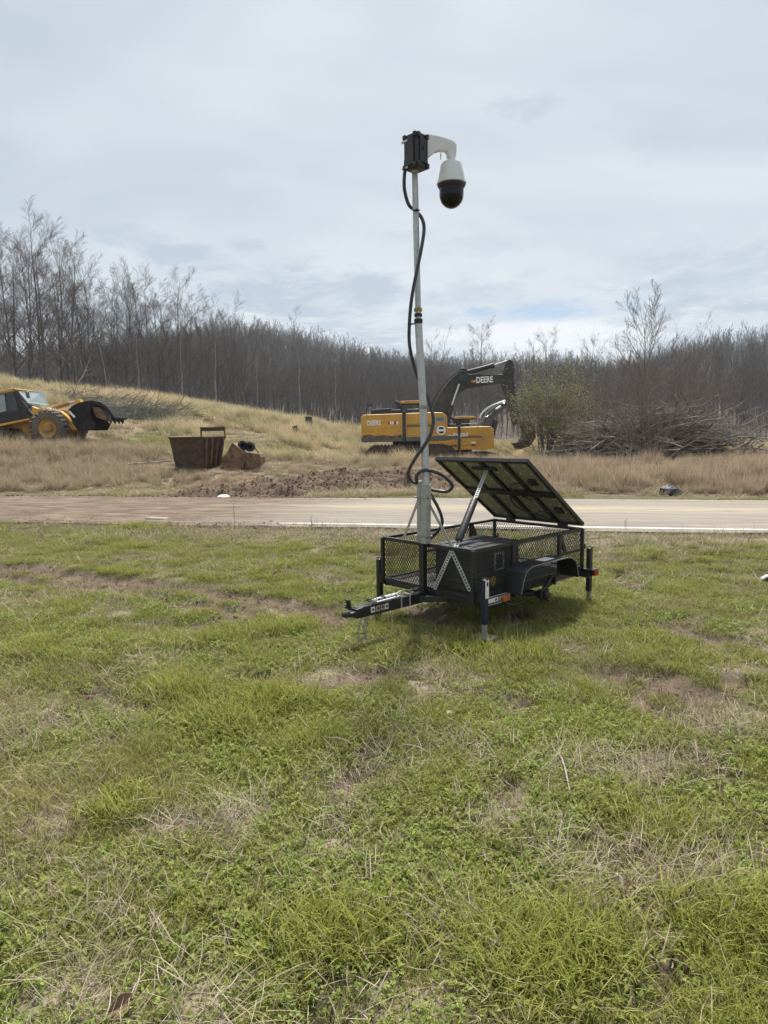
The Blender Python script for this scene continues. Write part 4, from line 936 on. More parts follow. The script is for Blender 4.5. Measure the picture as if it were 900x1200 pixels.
# fenders, axle, tail lamps
for s in (1,-1):
    X0, X1 = s*(HW+.022), s*(HW+.245); prof = [(.42,.385),(.455,.50),(.50,.585),(.56,.62),(.62,.632),(1.22,.632),(1.30,.618),(1.37,.575),(1.41,.50),(1.435,.40)]
    inner = [(y+(-.004 if y > .92 else .004)*1, z-.005) for y, z in prof]
    f = MB(); poly = prof+inner[::-1]; n2 = len(prof)
    vs = [(X0,y,z) for y,z in prof]+[(X1,y,z) for y,z in prof]+[(X0,y,z) for y,z in inner]+[(X1,y,z) for y,z in inner]
    fs = []
    for i in range(n2-1): fs += [(i,i+1,n2+i+1,n2+i), (2*n2+i,3*n2+i,3*n2+i+1,2*n2+i+1), (n2+i,n2+i+1,3*n2+i+1,3*n2+i), (i,2*n2+i,2*n2+i+1,i+1)]
    fs += [(0,n2,3*n2,2*n2), (n2-1,3*n2-1,4*n2-1,2*n2-1)]
    if s == 1: f._add(vs, fs); fo = f.build('fender', M['black'], T)
    if s == 1: lip = MB(); lip.tube([(X1,y,z) for y,z in prof], .006, 6); lip.build('fender_lip', mat('worn_edge', (.13,.13,.125), .5, nscale=30) if s == 1 else bpy.data.materials['worn_edge'], fo)
    if s == 1:
        MB().box((X0+.10,.99,.6345), (.11,.20,.002), Matrix.Rotation(.05,3,'Z')).build('paper_label', M['sticker'], fo)
    hb = MB(); R90 = Matrix.Rotation(s*math.pi/2,3,'Y'); hb.lathe([(.035,-.09),(.05,-.06),(.055,-.02),(.078,-.015),(.078,.0),(.045,.004),(.042,.03),(.034,.04)], (s*.76,.96,.275), 18, R90)
    for k in range(5): a = k*1.2566; hb.cyl((s*.755,.96+.058*math.cos(a),.275+.058*math.sin(a)), (s*.80,.96+.058*math.cos(a),.275+.058*math.sin(a)), .007, 6)
    hb.build('wheel_hub', M['oldsteel'] if 0 else M['black'], T)
    sp_ = MB(); 
    for k in range(3):
        w_ = .36-.09*k; sp_.tube([(s*.655,.94-w_,.305-.011*k+.03), (s*.655,.94-w_*.5,.285-.011*k+.01), (s*.655,.94,.278-.011*k+.006), (s*.655,.94+w_*.5,.285-.011*k+.01), (s*.655,.94+w_,.305-.011*k+.03)], .012, 4)
    sp_.build('leaf_spring', M['black'], T)
    bar('spring_hanger', (s*.65,.56,.385), (s*.65,.58,.31), .05, .03, up=(0,1,0)); bar('spring_hanger', (s*.65,1.30,.385), (s*.65,1.28,.31), .05, .03, up=(0,1,0))
    bar('spring_shackle', (s*.70,1.16,.43), (s*.70,.99,.27), .034, .04, up=(1,0,0))
    tl = MB(); tl.box((s*.745,LN+.055,.345), (.05,.10,.05)); bar('lamp_bracket', (s*.60,LN+.02,.385), (s*.77,LN+.02,.385), .13, .012)
    t2 = MB(); t2.box((s*.70,LN+.045,.345), (.08,.08,.062)); t2 = t2.build('tail_lamp', M['blackplastic'], T, bevel=.004)
    l2 = MB(); l2.box((s*.752,LN+.055,.345), (.03,.085,.062)); l2.box((s*.70,LN+.092,.345), (.07,.02,.058)); l2.build('red_lens', M['red'], t2, bevel=.008)
MB().cyl((-.74,.96,.275), (.74,.96,.275), .026, 14).build('axle', M['black'], T, smooth=True)
MB().tube(smooth_path([(.66,.35,.33),(.67,.45,.26),(.68,.60,.235),(.68,.78,.25)]), .010, 8).build('brake_cable', M['black'], T, smooth=True)
# equipment box standing on the trailer deck
E = empty('equipment_box', (TX+.30*math.cos(TYAW)-.45*math.sin(TYAW), TY+.30*math.sin(TYAW)+.45*math.cos(TYAW), ZB+.016), TYAW)
tag(E, 'black ribbed equipment box standing on the trailer deck behind the front mesh', 'equipment box')
e = MB(); e.box((0,0,.205), (.50,.72,.41)); body = e.build('body', M['machineblack'], E, bevel=.02)
for k in range(5): MB().box((0,0,.08+.065*k), (.512,.732,.012)).build('rib', M['blackplastic'], body, bevel=.003)
e = MB(); e.box((0,0,.425), (.52,.74,.030)); lid = e.build('lid', mat('grey_lid', (.045,.048,.052), .35, nscale=6), E, bevel=.012)
for k in range(3): MB().box((-.15+.15*k,0,.443), (.07,.60,.012)).build('lid_rib', bpy.data.materials['grey_lid'], lid, bevel=.004)
for k in (-.2,.2): MB().box((.274,k,.41), (.014,.06,.06)).build('latch', M['blackplastic'], E, bevel=.003)
pl = MB(); 
for (y0,y1,z0,z1) in ((-.06,.10,.34,.36),(-.06,-.035,.19,.34),(.075,.10,.19,.34),(-.06,.10,.185,.20)): pl.box((.2565,(y0+y1)/2,(z0+z1)/2), (.003,y1-y0,z1-z0))
pl.build('label_frame', mat('clear_label', (.30,.31,.30), .4, nscale=30, c2=(.08,.08,.08)), E)
MB().lathe([(.05,0),(.05,.003),(.01,.003)], (.2562,-.08,.09), 14, Matrix.Rotation(math.pi/2,3,'Y')).build('warning_sticker', M['yellowsticker'], E)
# ------------------------------------------------------------------ lettering
def text_part(name, s, size, loc, rot, m, parent, ext=.004, bold=.0, sx_=1.0, shear=0):
    cu = bpy.data.curves.new(name, 'FONT'); cu.body = s; cu.size = size; cu.extrude = ext; cu.offset = bold; cu.align_x = 'CENTER'; cu.align_y = 'CENTER'; cu.shear = shear
    t = bpy.data.objects.new(name, cu); me = bpy.data.meshes.new_from_object(t); bpy.data.objects.remove(t)
    for v in me.vertices: v.co.x *= sx_
    me.materials.clear(); me.materials.append(m)
    o_ = bpy.data.objects.new(name, me); COL.objects.link(o_); o_.parent = parent; o_.location = loc; o_.rotation_euler = rot; return o_
# ------------------------------------------------------------------ excavators (local x along the boom, y away, z up, metres)
def excavator(px0, pyb, Y, S, rz, label, second=False):
    """px0: photo x of the counterweight, pyb: photo y of the lower edge of the house"""
    o0 = at(px0, pyb, Y); k = Y/FPX*1.0
    R = empty('excavator', (o0.x, o0.y+1.3*0, o0.z), rz); tag(R, label, 'excavator')
    zg = tz(o0.x+2.5, o0.y+1.5)-o0.z
    def q(px, py): return ((px-423)*S, (519-py)*S)
    Yl = M['yellow']; yb, yf = 0.0, 2.7       # camera side panel at y=0, far side at y=2.7
    # house body
    b_ = MB(); b_.prism([q(423.5,491),(q(426,487)[0],q(0,487)[1]),q(506,485.5),q(519,485.8),q(524,490),q(524,515),q(423.5,515)], yb, yf); body = b_.build('house', Yl, R, bevel=.06)
    s_ = MB(); s_.prism([q(423,514.5),q(538 if not second else 524,512.5),q(537 if not second else 524,516.5),q(520,518.5),q(424,518.9)], yb-.03, yf+.03); s_.build('skirt', M['grey'] if not second else Yl, R, bevel=.02)
    for a, b, c_, d_ in ((425,473,489,513),(477,506,489,499),(477,506,501.5,512.5),(508,522,489,513)):
        p_ = MB(); x0, z1 = q(a, c_); x1, z0 = q(b, d_); p_.box(((x0+x1)/2, yb-.012, (z0+z1)/2), (x1-x0-.05, .03, z1-z0-.05)); p_.build('side_panel', Yl, body, bevel=.012)
    p_ = MB(); x0, z1 = q(471.5,484); x1, z0 = q(475.5,518); p_.box(((x0+x1)/2, yb-.02, (z0+z1)/2), (x1-x0, .08, z1-z0)); p_.build('pillar', M['machineblack'], body, bevel=.01)
    p_ = MB(); x0, z1 = q(477,499.6); x1, z0 = q(506,501.4); p_.box(((x0+x1)/2, yb-.03, (z0+z1)/2), (x1-x0, .05, z1-z0)); p_.build('panel_strip', M['grey'], body)
    # styling crease and rust / mud along the counterweight
    p_ = MB(); p_.tube([(q(425,505)[0],yb-.03,q(0,505)[1]),(q(435,507)[0],yb-.03,q(0,507)[1]),(q(448,503.5)[0],yb-.03,q(0,503.5)[1]),(q(462,501.5)[0],yb-.03,q(0,501.5)[1])], .02, 6); p_.build('crease', Yl, body)
    p_ = MB(); p_.prism([q(424,514.8),q(426,511),q(433,509.8),q(440,511.5),q(450,511),q(460,512.2),q(470,510.5),q(471,514.8)], yb-.036, yb-.028); p_.build('mud_stain', M['rust2'], body)
    # hood, exhaust, mirror pole, hand rail
    h_ = MB(); h_.prism([q(434,485.8),q(437,481),q(458,479.8),q(459,485.8)], .25, 2.3); h_.build('hood', M['machineblack'], R, bevel=.03)
    h_ = MB(); h_.prism([q(459,485.8),q(459.5,481.5),q(470,481.5),q(470,485.8)], .2, 2.2); h_.build('hood', M['machineblack'], R, bevel=.03)
    e_ = MB(); e_.tube(smooth_path([(q(468,486)[0],.7,q(0,486)[1]),(q(468,477)[0],.7,q(0,477)[1]),(q(467,474)[0],.7,q(0,474)[1]),(q(463.5,472)[0],.7,q(0,472)[1])]), .10, 10); e_.build('exhaust', M['machineblack'], R, smooth=True)
    e_ = MB(); e_.tube([(q(429.5,490)[0],.1,q(0,490)[1]),(q(430.5,478)[0],.1,q(0,478)[1])], .025, 6); e_.box((q(434,476.5)[0],.1,q(0,476.5)[1]), (.32,.12,.09)); e_.build('mirror_pole', M['machineblack'], R)
    for xx in (477,490,503):
        pass
    hr = MB(); hr.tube([(q(477,486)[0],.05,q(0,486)[1]),(q(477,482)[0],.05,q(0,482)[1]),(q(500,481)[0],.05,q(0,481)[1]),(q(500,486)[0],.05,q(0,486)[1])], .02, 6); hr.build('hand_rail', M['machineblack'], R)
    # cab on the far side
    cb = MB(); cx0, cz1 = q(471,472.5); cx1, cz0 = q(502,486); cb.box(((cx0+cx1)/2, 2.0, (cz0+cz1)/2-.3), (cx1-cx0, 1.1, cz1-cz0+.6)); cab = cb.build('cab', M['machineblack'], R, bevel=.05)
    for a, b in ((472.5,481),(483,491),(493,501)):
        w_ = MB(); x0, x1 = q(a,0)[0], q(b,0)[0]; w_.box(((x0+x1)/2, 1.44, (cz0+cz1)/2-.03), (x1-x0, .03, cz1-cz0-.2)); w_.build('window', M['glass'] if a < 490 else M['glasslight'] if second else M['glass'], cab)
    rf = MB(); rf.prism([q(469,473),q(471,470.8),q(500,470.2),q(504,472.8),q(503,473.6),q(469,474)], 1.35, 2.65); rf.build('cab_roof', M['yellow2'], cab, bevel=.03)
    # boom
    if not second:
        bo = [(506,507),(506,498),(508,482),(516,464),(528,449),(540,438),(545,436.5),(550,440.5),(570,441.8),(592,441.5),(597,446),(595,451),(585,452.5),(562,455.5),(550,457.5),(543,461),(537,468),(530,483),(523,500),(520,507)]
    else:
        bo = [(506,500),(509,480),(518,465),(530,456),(556,444),(559,450),(540,461),(529,471),(523,485),(521,500)]
    bm_ = MB(); bm_.prism([q(*p) for p in bo], .95, 1.5); boom = bm_.build('boom', M['machineblack'] if not second else M['grey'], R, bevel=.04)
    for yy in (.8,1.6):
        c1 = MB(); c1.tube([(q(524,501)[0],yy,q(0,501)[1]),(q(531,477)[0],yy,q(0,477)[1])], .13, 12); c1.build('boom_cylinder', M['machineblack'], R, smooth=True)
        if not second:
            c1 = MB(); c1.tube([(q(531,477)[0],yy,q(0,477)[1]),(q(539.8,452.5)[0],yy,q(0,452.5)[1])], .058, 12); c1.build('cylinder_rod', M['chrome'], R, smooth=True)
    for i in range(4):
        dy = 1.05+.11*i; off = 1.2+.7*i*.5
        pts = [(q(507,488)[0],dy,q(0,488)[1])]+[(q(x_-off,y_)[0], dy, q(0,y_-off)[1]) for x_, y_ in ((509,480),(517,462),(529,447),(539,438.5+i*.4),(546,435+i*.6),(551,438))]
        if second: pts = [(q(507,480)[0],dy,q(0,480)[1]),(q(511-off,470)[0],dy,q(0,468)[1]),(q(520-off,462)[0],dy,q(0,461-off)[1]),(q(530,456)[0],dy,q(0,455-off)[1]),(q(545,451)[0],dy,q(0,450-off)[1])]
        hs = MB(); hs.tube(smooth_path(pts, 3), .03, 6); hs.build('hydraulic_hose', M['rubber'] if not second else M['chrome'], boom, smooth=True)
    if second:
        r_ = random.Random(9)
        for i in range(9):
            t_ = .25+.08*i; ax_, ay_ = 508+50*t_, 482-38*t_-4*math.sin(t_*3); gr_ = MB(); x_, z_ = q(ax_, ay_)
            dx_, dz_ = r_.uniform(.3,.6), r_.uniform(.15,.4)
            gr_.tube([(x_-dx_*.5,.7+r_.random()*.4,z_-dz_*.5),(x_+dx_*.5,.7+r_.random()*.4,z_+dz_*.5)], r_.uniform(.04,.09), 8); gr_.build('hydraulic_fitting', (M['chrome'], M['grey'], M['machineblack'])[i%3], boom, smooth=True)
    if not second:
        ac = MB(); ac.tube([(q(548,439)[0],1.22,q(0,439)[1]),(q(580.5,431)[0],1.22,q(0,431)[1])], .125, 14); ac.tube([(q(579,431.4)[0],1.22,q(0,431.4)[1]),(q(582,430.6)[0],1.22,q(0,430.6)[1])], .15, 14); ac.build('arm_cylinder', M['machineblack'], R, smooth=True)
        ar = MB(); ar.tube([(q(581,430.8)[0],1.22,q(0,430.8)[1]),(q(597.5,426)[0],1.22,q(0,426)[1])], .062, 12); ar.build('cylinder_rod', M['chrome'], R, smooth=True)
        stk = [(593,436),(596,427),(600,424),(604,427),(606.5,434),(605,446),(609,470),(613,500),(606,503),(598,475),(591,455),(592,448)]
        s1 = MB(); s1.prism([q(*p) for p in stk], 1.0, 1.45); s1.build('stick', M['machineblack'], R, bevel=.03)
        bk_ = MB(); bk_.prism([q(p[0]+7, p[1]-3) for p in ((606,500),(615,500),(622,508),(623,520),(616,530),(604,533),(598,526),(606,524),(612,516),(610,508))], .6, 1.9); bk_.build('bucket', M['rust'], R, bevel=.03)
        text_part('lettering', 'DEERE', .44, (q(570,0)[0], .935, q(0,448)[1]), (math.pi/2,-.045,0), M['lettering'], boom, .01, .012, .72)
        text_part('lettering', 'DEERE', .36, (q(438.5,0)[0], -.045, q(0,497)[1]), (math.pi/2,-.02,0), M['lettering'], body, .006, .01, .72)
        text_part('lettering', '350G', .22, (q(515,0)[0], -.042, q(0,493.6)[1]), (math.pi/2,0,0), M['machineblack'], body, .006, .004, .9)
        dc = MB(); x0, z1 = q(509,491.3); x1, z0 = q(521,496.3); dc.box(((x0+x1)/2, -.030, (z0+z1)/2), (x1-x0, .012, z1-z0)); dc.build('decal', M['glasslight'], body)
        em = MB(); em.lathe([(.24,0),(.24,.012),(.17,.012),(.17,0)], (q(516.5,0)[0], -.030, q(0,506.3)[1]), 20, Matrix.Rotation(math.pi/2,3,'X')); em.box((q(516.5,0)[0],-.038,q(0,506.3)[1]), (.36,.014,.12)); em.build('emblem', M['lettering'], body)
        for i, (a, mm_) in enumerate(((455.8,M['red']),(458,M['lettering']),(460.6,M['lettering']),(463,M['machineblack']),(465.6,M['lettering']))):
            w_ = MB(); w_.box((q(a,0)[0],-.034,q(0,497)[1]), (.085,.014,.15)); w_.build('warning_decal', mm_, body)
        em = MB(); em.prism([q(553.5,449.3),q(556,448.2),q(559,447.6),q(562,448.4),q(564,449.4),q(561,450.8),q(556,450.9)], .93, .95); em.build('emblem', M['yellow2'], boom)
    else:
        text_part('lettering', 'DEERE', .36, (q(476,0)[0], -.045, q(0,498)[1]), (math.pi/2,0,0), M['lettering'], body, .006, .014, .95)
        for a in (452,494):
            w_ = MB(); w_.prism([q(a-4,513.5),q(a-1,510.5),q(a+1.2,511),q(a+4.5,513.5)], -.05, -.03); w_.build('red_decal', M['red'], body)
        w_ = MB(); w_.box((q(494,0)[0],-.04,q(0,508.5)[1]), (.3,.02,.12)); w_.build('warning_decal', M['lettering'], body)
        cr = MB(); cr.tube(smooth_path([(q(470,513)[0],-.03,q(0,513)[1]),(q(486,511)[0],-.03,q(0,511)[1]),(q(496,504)[0],-.03,q(0,504)[1]),(q(503,492)[0],-.03,q(0,492)[1]),(q(506,488)[0],-.03,q(0,488)[1])]), .025, 6); cr.build('crease', Yl, body)
    # undercarriage: two tracks with pads
    H = .95
    ct_ = MB(); ct_.lathe([(.75,-.35),(.8,-.3),(.8,0)], (q(478,0)[0], 1.35, .02), 20); ct_.build('turntable', M['machineblack'], R)
    for yy in (-.25, 2.35):
        tr = MB(); xa, xb, zt, zb_ = q(440,0)[0], q(522,0)[0], -.25, -1.15
        prof = []
        for j in range(9): a = math.pi/2+math.pi*j/8; prof.append((xa+.45*math.cos(a), -.7+.45*math.sin(a)))
        for j in range(9): a = -math.pi/2+math.pi*j/8; prof.append((xb+.45*math.cos(a), -.7+.45*math.sin(a)))
        tr.prism(prof, yy, yy+.6); tr = tr.build('track', M['track'], R, bevel=.02)
        pd = []
        per = [Vector((p[0], 0, p[1])) for p in prof]+[Vector((prof[0][0],0,prof[0][1]))]
        for a, b in zip(per[:-1], per[1:]):
            n = max(1, int((b-a).length/.2))
            for i in range(n):
                c_ = a.lerp(b, (i+.5)/n); d_ = (b-a).normalized(); nrm = Vector((d_.z,0,-d_.x)); pd.append((c_+nrm*.03+Vector((0,yy+.3,0)), d_))
        me_ = None
        for c_, d_ in pd:
            if me_ is None:
                z_ = MB(); z_.box((0,0,0), (.15,.66,.07)); oo = z_.build('track_pad', M['track'], tr); me_ = oo.data
            else: oo = bpy.data.objects.new('track_pad', me_); COL.objects.link(oo); oo.parent = tr
            oo.location = c_; oo.rotation_euler = (0, -math.atan2(d_.z, d_.x), 0)
        for i in range(7):
            w_ = MB(); w_.cyl((xa+.3+i*(xb-xa-.6)/6, yy-.03, -.95), (xa+.3+i*(xb-xa-.6)/6, yy+.1, -.95), .16, 12); w_.build('roller', M['machineblack'], tr)
    return R
excavator(423, 518.5, 36, .045, 0, 'large yellow excavator with its black boom raised over the green bush, nearest of the two')
excavator(497, 528, 44, .0445, 0, 'smaller looking yellow excavator half hidden behind the raised boom machine', True)
# ------------------------------------------------------------------ wheel loader
FW = at(58.7, 502, 32); LR = empty('wheel_loader', FW, 0, 0, math.radians(-11)); tag(LR, 'dusty yellow wheel loader with enclosed dark cab at the left edge of the photo', 'wheel loader')
RW = .80
def wheel(x, y, z=0):
    t_ = MB(); prof = [(.42,-.26),(.60,-.29),(.74,-.26),(.78,-.18),(.78,.18),(.74,.26),(.60,.29),(.42,.26)]
    w_ = MB(); w_.lathe(prof, (x,y,z), 40, Matrix.Rotation(math.pi/2,3,'X'), cap=False); w_ = w_.build('wheel', M['tyre'], LR, smooth=True)
    for s in (-1,1):
        for i in range(22):
            a = (i+(.5 if s > 0 else 0))*2*math.pi/22; c_ = Vector((x+.79*math.cos(a), y+s*.15, z+.79*math.sin(a)))
            if i == 0 and s == -1: g = MB(); g.box((0,0,0), (.11,.28,.085)); oo = g.build('tread_lug', M['tyre'], w_, bevel=.01); me_ = oo.data
            else: oo = bpy.data.objects.new('tread_lug', me_); COL.objects.link(oo); oo.parent = w_
            oo.location = c_; oo.rotation_euler = Euler((0, -a+math.pi/2, s*.5), 'XYZ')
    r_ = MB(); r_.lathe([(.43,-.30),(.43,-.24),(.38,-.22),(.30,-.12),(.18,-.12),(.16,-.24),(.10,-.27)], (x,y,z), 28, Matrix.Rotation(-math.pi/2,3,'X'), cap=False); r_.lathe([(.12,-.26),(.12,.26)], (x,y,z), 20, Matrix.Rotation(-math.pi/2,3,'X')); r_.lathe([(.44,.10),(.44,.13)], (x,y,z), 24, Matrix.Rotation(-math.pi/2,3,'X'))
    r_.build('rim', M['yellow2'], w_, smooth=True)
for yy in (0,2.0): wheel(0,yy); wheel(-2.75,yy)
def lp(px, py):      # photo pixel -> local x,z on the machine's near side
    dx, dz = (px-58.7)*.04, (502-py)*.04; a = math.radians(11); return (dx*math.cos(a)+dz*math.sin(a), -dx*math.sin(a)+dz*math.cos(a))
def lpoly(*p): return [lp(*q_) for q_ in p]
ch = MB(); ch.prism(lpoly((-60,486),(-15,488),(0,491),(37,489),(42,492),(41,512),(30,514),(20,502),(-8,500),(-60,512)), .3, 1.7); ch.build('rear_frame', M['yellow2'], LR, bevel=.03)
hd = MB(); hd.prism(lpoly((-75,470),(-30,466),(-10,466),(-8,492),(-75,500)), .15, 1.85); hd.build('engine_hood', M['yellow'], LR, bevel=.06)
fd = MB(); fd.prism(lpoly((-4,497.5),(3,496.5),(22,493),(37.5,490.5),(37.5,492.5),(22,495.5),(4,499),(-4,500)), -.28, .3); fd.build('platform', M['yellow'], LR, bevel=.02)
cb = MB(); cb.prism(lpoly((-8,466),(0,460.5),(19,457),(24,470),(37,486),(37.5,490),(20,493.5),(3,497),(-8,499)), .25, 1.75); cab = cb.build('cab', M['machineblack'], LR, bevel=.03)
w_ = MB(); w_.prism(lpoly((-6,469),(1,462),(5.5,461),(6.5,481),(-6,484)), .225, .25); w_.build('window', M['glasslight'], cab)
w_ = MB(); w_.prism(lpoly((7.5,461),(16.5,459.5),(20.5,479),(20,481),(9,481.5)), .225, .25); w_.build('window', M['glass'], cab)
w_ = MB(); w_.prism(lpoly((2,484),(22,481.5),(24,491),(3,495)), .23, .25); w_.build('door_panel', M['blackplastic'], cab)
w_ = MB(); w_.prism(lpoly((20.3,459),(22.5,458.5),(33,487),(37,488),(36,490),(28,490)), .20, .25); w_.build('door_pillar', M['machineblack'], cab)
ws = MB(); a_, b_, c_, d_ = [lp(*p) for p in ((21.5,458.5),(33,457.5),(38.5,474),(32,472))]
ws._add([(a_[0],.28,a_[1]),(d_[0],.28,d_[1]),(c_[0],1.72,c_[1]),(b_[0],1.72,b_[1])]+[(a_[0]-.03,.28,a_[1]),(d_[0]-.03,.28,d_[1]),(c_[0]-.03,1.72,c_[1]),(b_[0]-.03,1.72,b_[1])],
        [(0,1,2,3),(7,6,5,4),(0,4,5,1),(1,5,6,2),(2,6,7,3),(3,7,4,0)]); ws.build('windscreen', M['glasslight'], cab)
rf = MB(); rf.prism(lpoly((-10,463),(0,458.6),(19,455),(21,456),(20,458.5),(0,462),(-9,467)), .12, 1.88); rf.build('cab_roof', M['yellow2'], LR, bevel=.03)
mi = MB(); mi.tube([(lp(34,458)[0],.2,lp(34,458)[1]),(lp(35.5,461)[0],.0,lp(35.5,461)[1])], .02, 6); mi.box((lp(36,463.5)[0],-.02,lp(36,463.5)[1]), (.07,.2,.26)); mi.build('mirror', M['machineblack'], LR)
hs = MB(); hs.tube([(lp(24,461)[0],.15,lp(24,461)[1]),(lp(27,470)[0],.1,lp(27,470)[1]),(lp(33,477)[0],.1,lp(33,477)[1]),(lp(37,476)[0],.12,lp(37,476)[1])], .022, 6); hs.build('hand_rail', M['machineblack'], LR)
la = lpoly((37,476),(44,479),(52,478.5),(62,480),(70,482),(76,487),(84,496),(89,502.5),(87,505),(82,503.5),(76,497),(70,490),(63,486),(52,484),(47,486),(44,490),(42,500),(41,509),(38.5,509),(39,495),(38,485))
for y0 in (.15,1.55):
    a_ = MB(); a_.prism(la, y0, y0+.3); a_.build('lift_arm', M['yellow'], LR, bevel=.02)
ft = MB(); ft.prism(lpoly((40,482),(56,484),(64,500),(52,508),(42,508)), .55, 1.45); ft.build('front_frame', M['yellow2'], LR, bevel=.03)
tc_ = MB(); tc_.tube([(lp(52,478)[0],1.0,lp(52,478)[1]),(lp(72,472)[0],1.0,lp(72,472)[1])], .10, 12); tc_.build('tilt_cylinder', M['yellow2'], LR, smooth=True)
tr_ = MB(); tr_.tube([(lp(72,472)[0],1.0,lp(72,472)[1]),(lp(82,469.5)[0],1.0,lp(82,469.5)[1])], .055, 12); tr_.build('cylinder_rod', M['chrome'], LR, smooth=True)
bl = MB(); bl.prism(lpoly((80,469),(86,468),(88,474),(86,484),(82,484)), .8, 1.2); bl.build('bellcrank', M['yellow'], LR, bevel=.02)
text_part('lettering', '544H', .34, (lp(60,481.8)[0], .135, lp(60,481.8)[1]), (math.pi/2, math.radians(16), 0), M['lettering'], LR, .006, .008, 1.1)
# bucket with clamp
sd = lpoly((82,481),(88,476),(97,472.5),(108,473),(110,478),(107,484),(108,491),(113,498),(109,505),(92,505),(87,498),(84,490))
bu = MB(); 
for y0 in (-.10,1.60): bu.prism(sd, y0, y0+.06)
back = [(84,482),(92,475),(103,471.5),(113,470.8),(124,472.5),(133,477.5),(139,485),(143,491),(141,493),(136,487),(129,480.5),(121,476.5),(111,474.5),(101,476),(94,480.5),(90.5,487)]
back = [(84+(a_-84)*.86, b_) for a_, b_ in back]; bu.prism(lpoly(*back), -.04, 1.6); bu = bu.build('bucket', mat('worn_black_bucket', (.016,.016,.017), .85, nscale=3, c2=(.035,.03,.027), spec=.2), LR, bevel=.015)
inn = MB(); inn.prism(lpoly((108,477.5),(117,479),(123,483.5),(126,492),(126,495),(112,490)), .05, 1.5); inn.build('bucket_liner', M['rust2'], bu, bevel=.02)
for y0 in (-.0,.5,1.0,1.45):
    tn = MB(); tn.prism(lpoly((124,479),(129,483),(131,493),(129,498),(126,492),(122,484)), y0, y0+.12); tn.build('tine', M['machineblack'], bu, bevel=.01)
lk = MB(); lk.tube([(lp(84,483)[0],-.16,lp(84,483)[1]),(lp(90,490)[0],-.16,lp(90,490)[1])], .05, 10); lk.build('link_pin', M['lettering'], bu)
# ------------------------------------------------------------------ rusty bin and spare excavator bucket
def tz_line(px, py, Y): return at(px, py, Y)
HB = at(233, 546, 27.5); H_ = empty('rusty_steel_bin', (HB.x, HB.y, tz(HB.x, HB.y)-.08), -.30); tag(H_, 'large rusty flared steel bin with a raised bar frame standing on the bank', 'steel bin')
k_ = 27.5/FPX
def taper_box(wb, wt, db, dt, z0, z1, t=.03):
    mb = MB(); v = []
    for w, d, z in ((wb,db,z0),(wt,dt,z1)): v += [(-w/2,-d/2,z),(w/2,-d/2,z),(w/2,d/2,z),(-w/2,d/2,z)]
    mb._add(v, [(3,2,1,0),(0,1,5,4),(1,2,6,5),(2,3,7,6),(3,0,4,7)]); i = [(x*.95,y*.95,max(z,z0+t)) for x,y,z in v]
    mb._add(i, [(0,1,2,3),(4,5,1,0),(5,6,2,1),(6,7,3,2),(7,4,0,3)]); b = 0
    mb.f += [(4,5,13,12),(5,6,14,13),(6,7,15,14),(7,4,12,15)]; mb.m += [0]*4
    return mb
taper_box(1.22,1.52,1.35,1.65,0,1.22).build('bin_body', M['rust'], H_, bevel=.01)
for i in range(4):
    y = -.62+i*.42; MB().beam((.645,y*.83,.05), (.79,y,1.20), .09, .05, (1,0,0)).build('side_rib', M['rust2'], H_, bevel=.008)
MB().beam((-.78,-.84,1.23), (.78,-.84,1.23), .07, .05).build('rim_bar', M['rust'], H_, bevel=.008); MB().beam((.785,-.80,1.232), (.785,.84,1.232), .07, .05).build('rim_bar', M['rust2'], H_, bevel=.008)
MB().beam((-.30,.75,1.55), (.80,.75,1.55), .10, .16).build('top_bar', M['rust'], H_, bevel=.008)
for x in (-.29,.80): MB().beam((x,.75,1.15), (x,.75,1.62), .05, .05, (0,1,0)).build('upright', M['rust2'], H_)
BB = at(285, 546, 27.5); B_ = empty('spare_bucket', (BB.x, BB.y, tz(BB.x, BB.y)-.06), .0); tag(B_, 'rusty curved excavator bucket lying on the bank beside the steel bin', 'digger bucket')
def bp(px, py): return ((px-285)*k_, (546-py)*k_)
sp2 = [bp(*p) for p in ((263,541),(264,533),(270,527),(277,515),(283,521),(290,527),(291,535),(288,545),(266,545.5))]
s2 = MB(); s2.prism(sp2, -.55, -.50); s2.prism(sp2, .50, .55); s2.build('side_plate', M['rust2'], B_, bevel=.01)
sh = MB(); sh.prism([bp(*p) for p in ((276,515),(283,520),(290,527),(307,528.5),(309,533),(308,544),(289,545),(291,534),(289,529),(282,523))], -.49, .49); sh.build('shell', M['rust2'], B_, bevel=.02)
sh = MB(); sh.prism([bp(*p) for p in ((264,532),(270,527),(272,529),(267,534),(266,542),(263,541))], -.49, .49); sh.build('cutting_edge', M['rust'], B_, bevel=.01)
for i, (px, py) in enumerate(((287,519),(295,520.5))):
    x, z = bp(px, py); rr_ = MB(); rr_.lathe([(.20,-.09),(.20,.09),(.10,.09),(.10,-.09)], (x,-.2,z), 18, Matrix.Rotation(math.pi/2,3,'X')); rr_.build('pin_boss', M['machineblack'], B_, smooth=True)
MB().beam((bp(300,521)[0],-.2,bp(0,521)[1]), (bp(306,530)[0],-.2,bp(0,530)[1]), .04, .05, (0,1,0)).build('hinge_lug', M['rust2'], B_)
for i in range(4):
    tt = MB(); x, z = bp(264,543); tt.prism([(x-.16,z-.03),(x,z-.06),(x+.02,z+.06)], -.45+i*.28, -.35+i*.28); tt.build('tooth', M['rust'], B_)
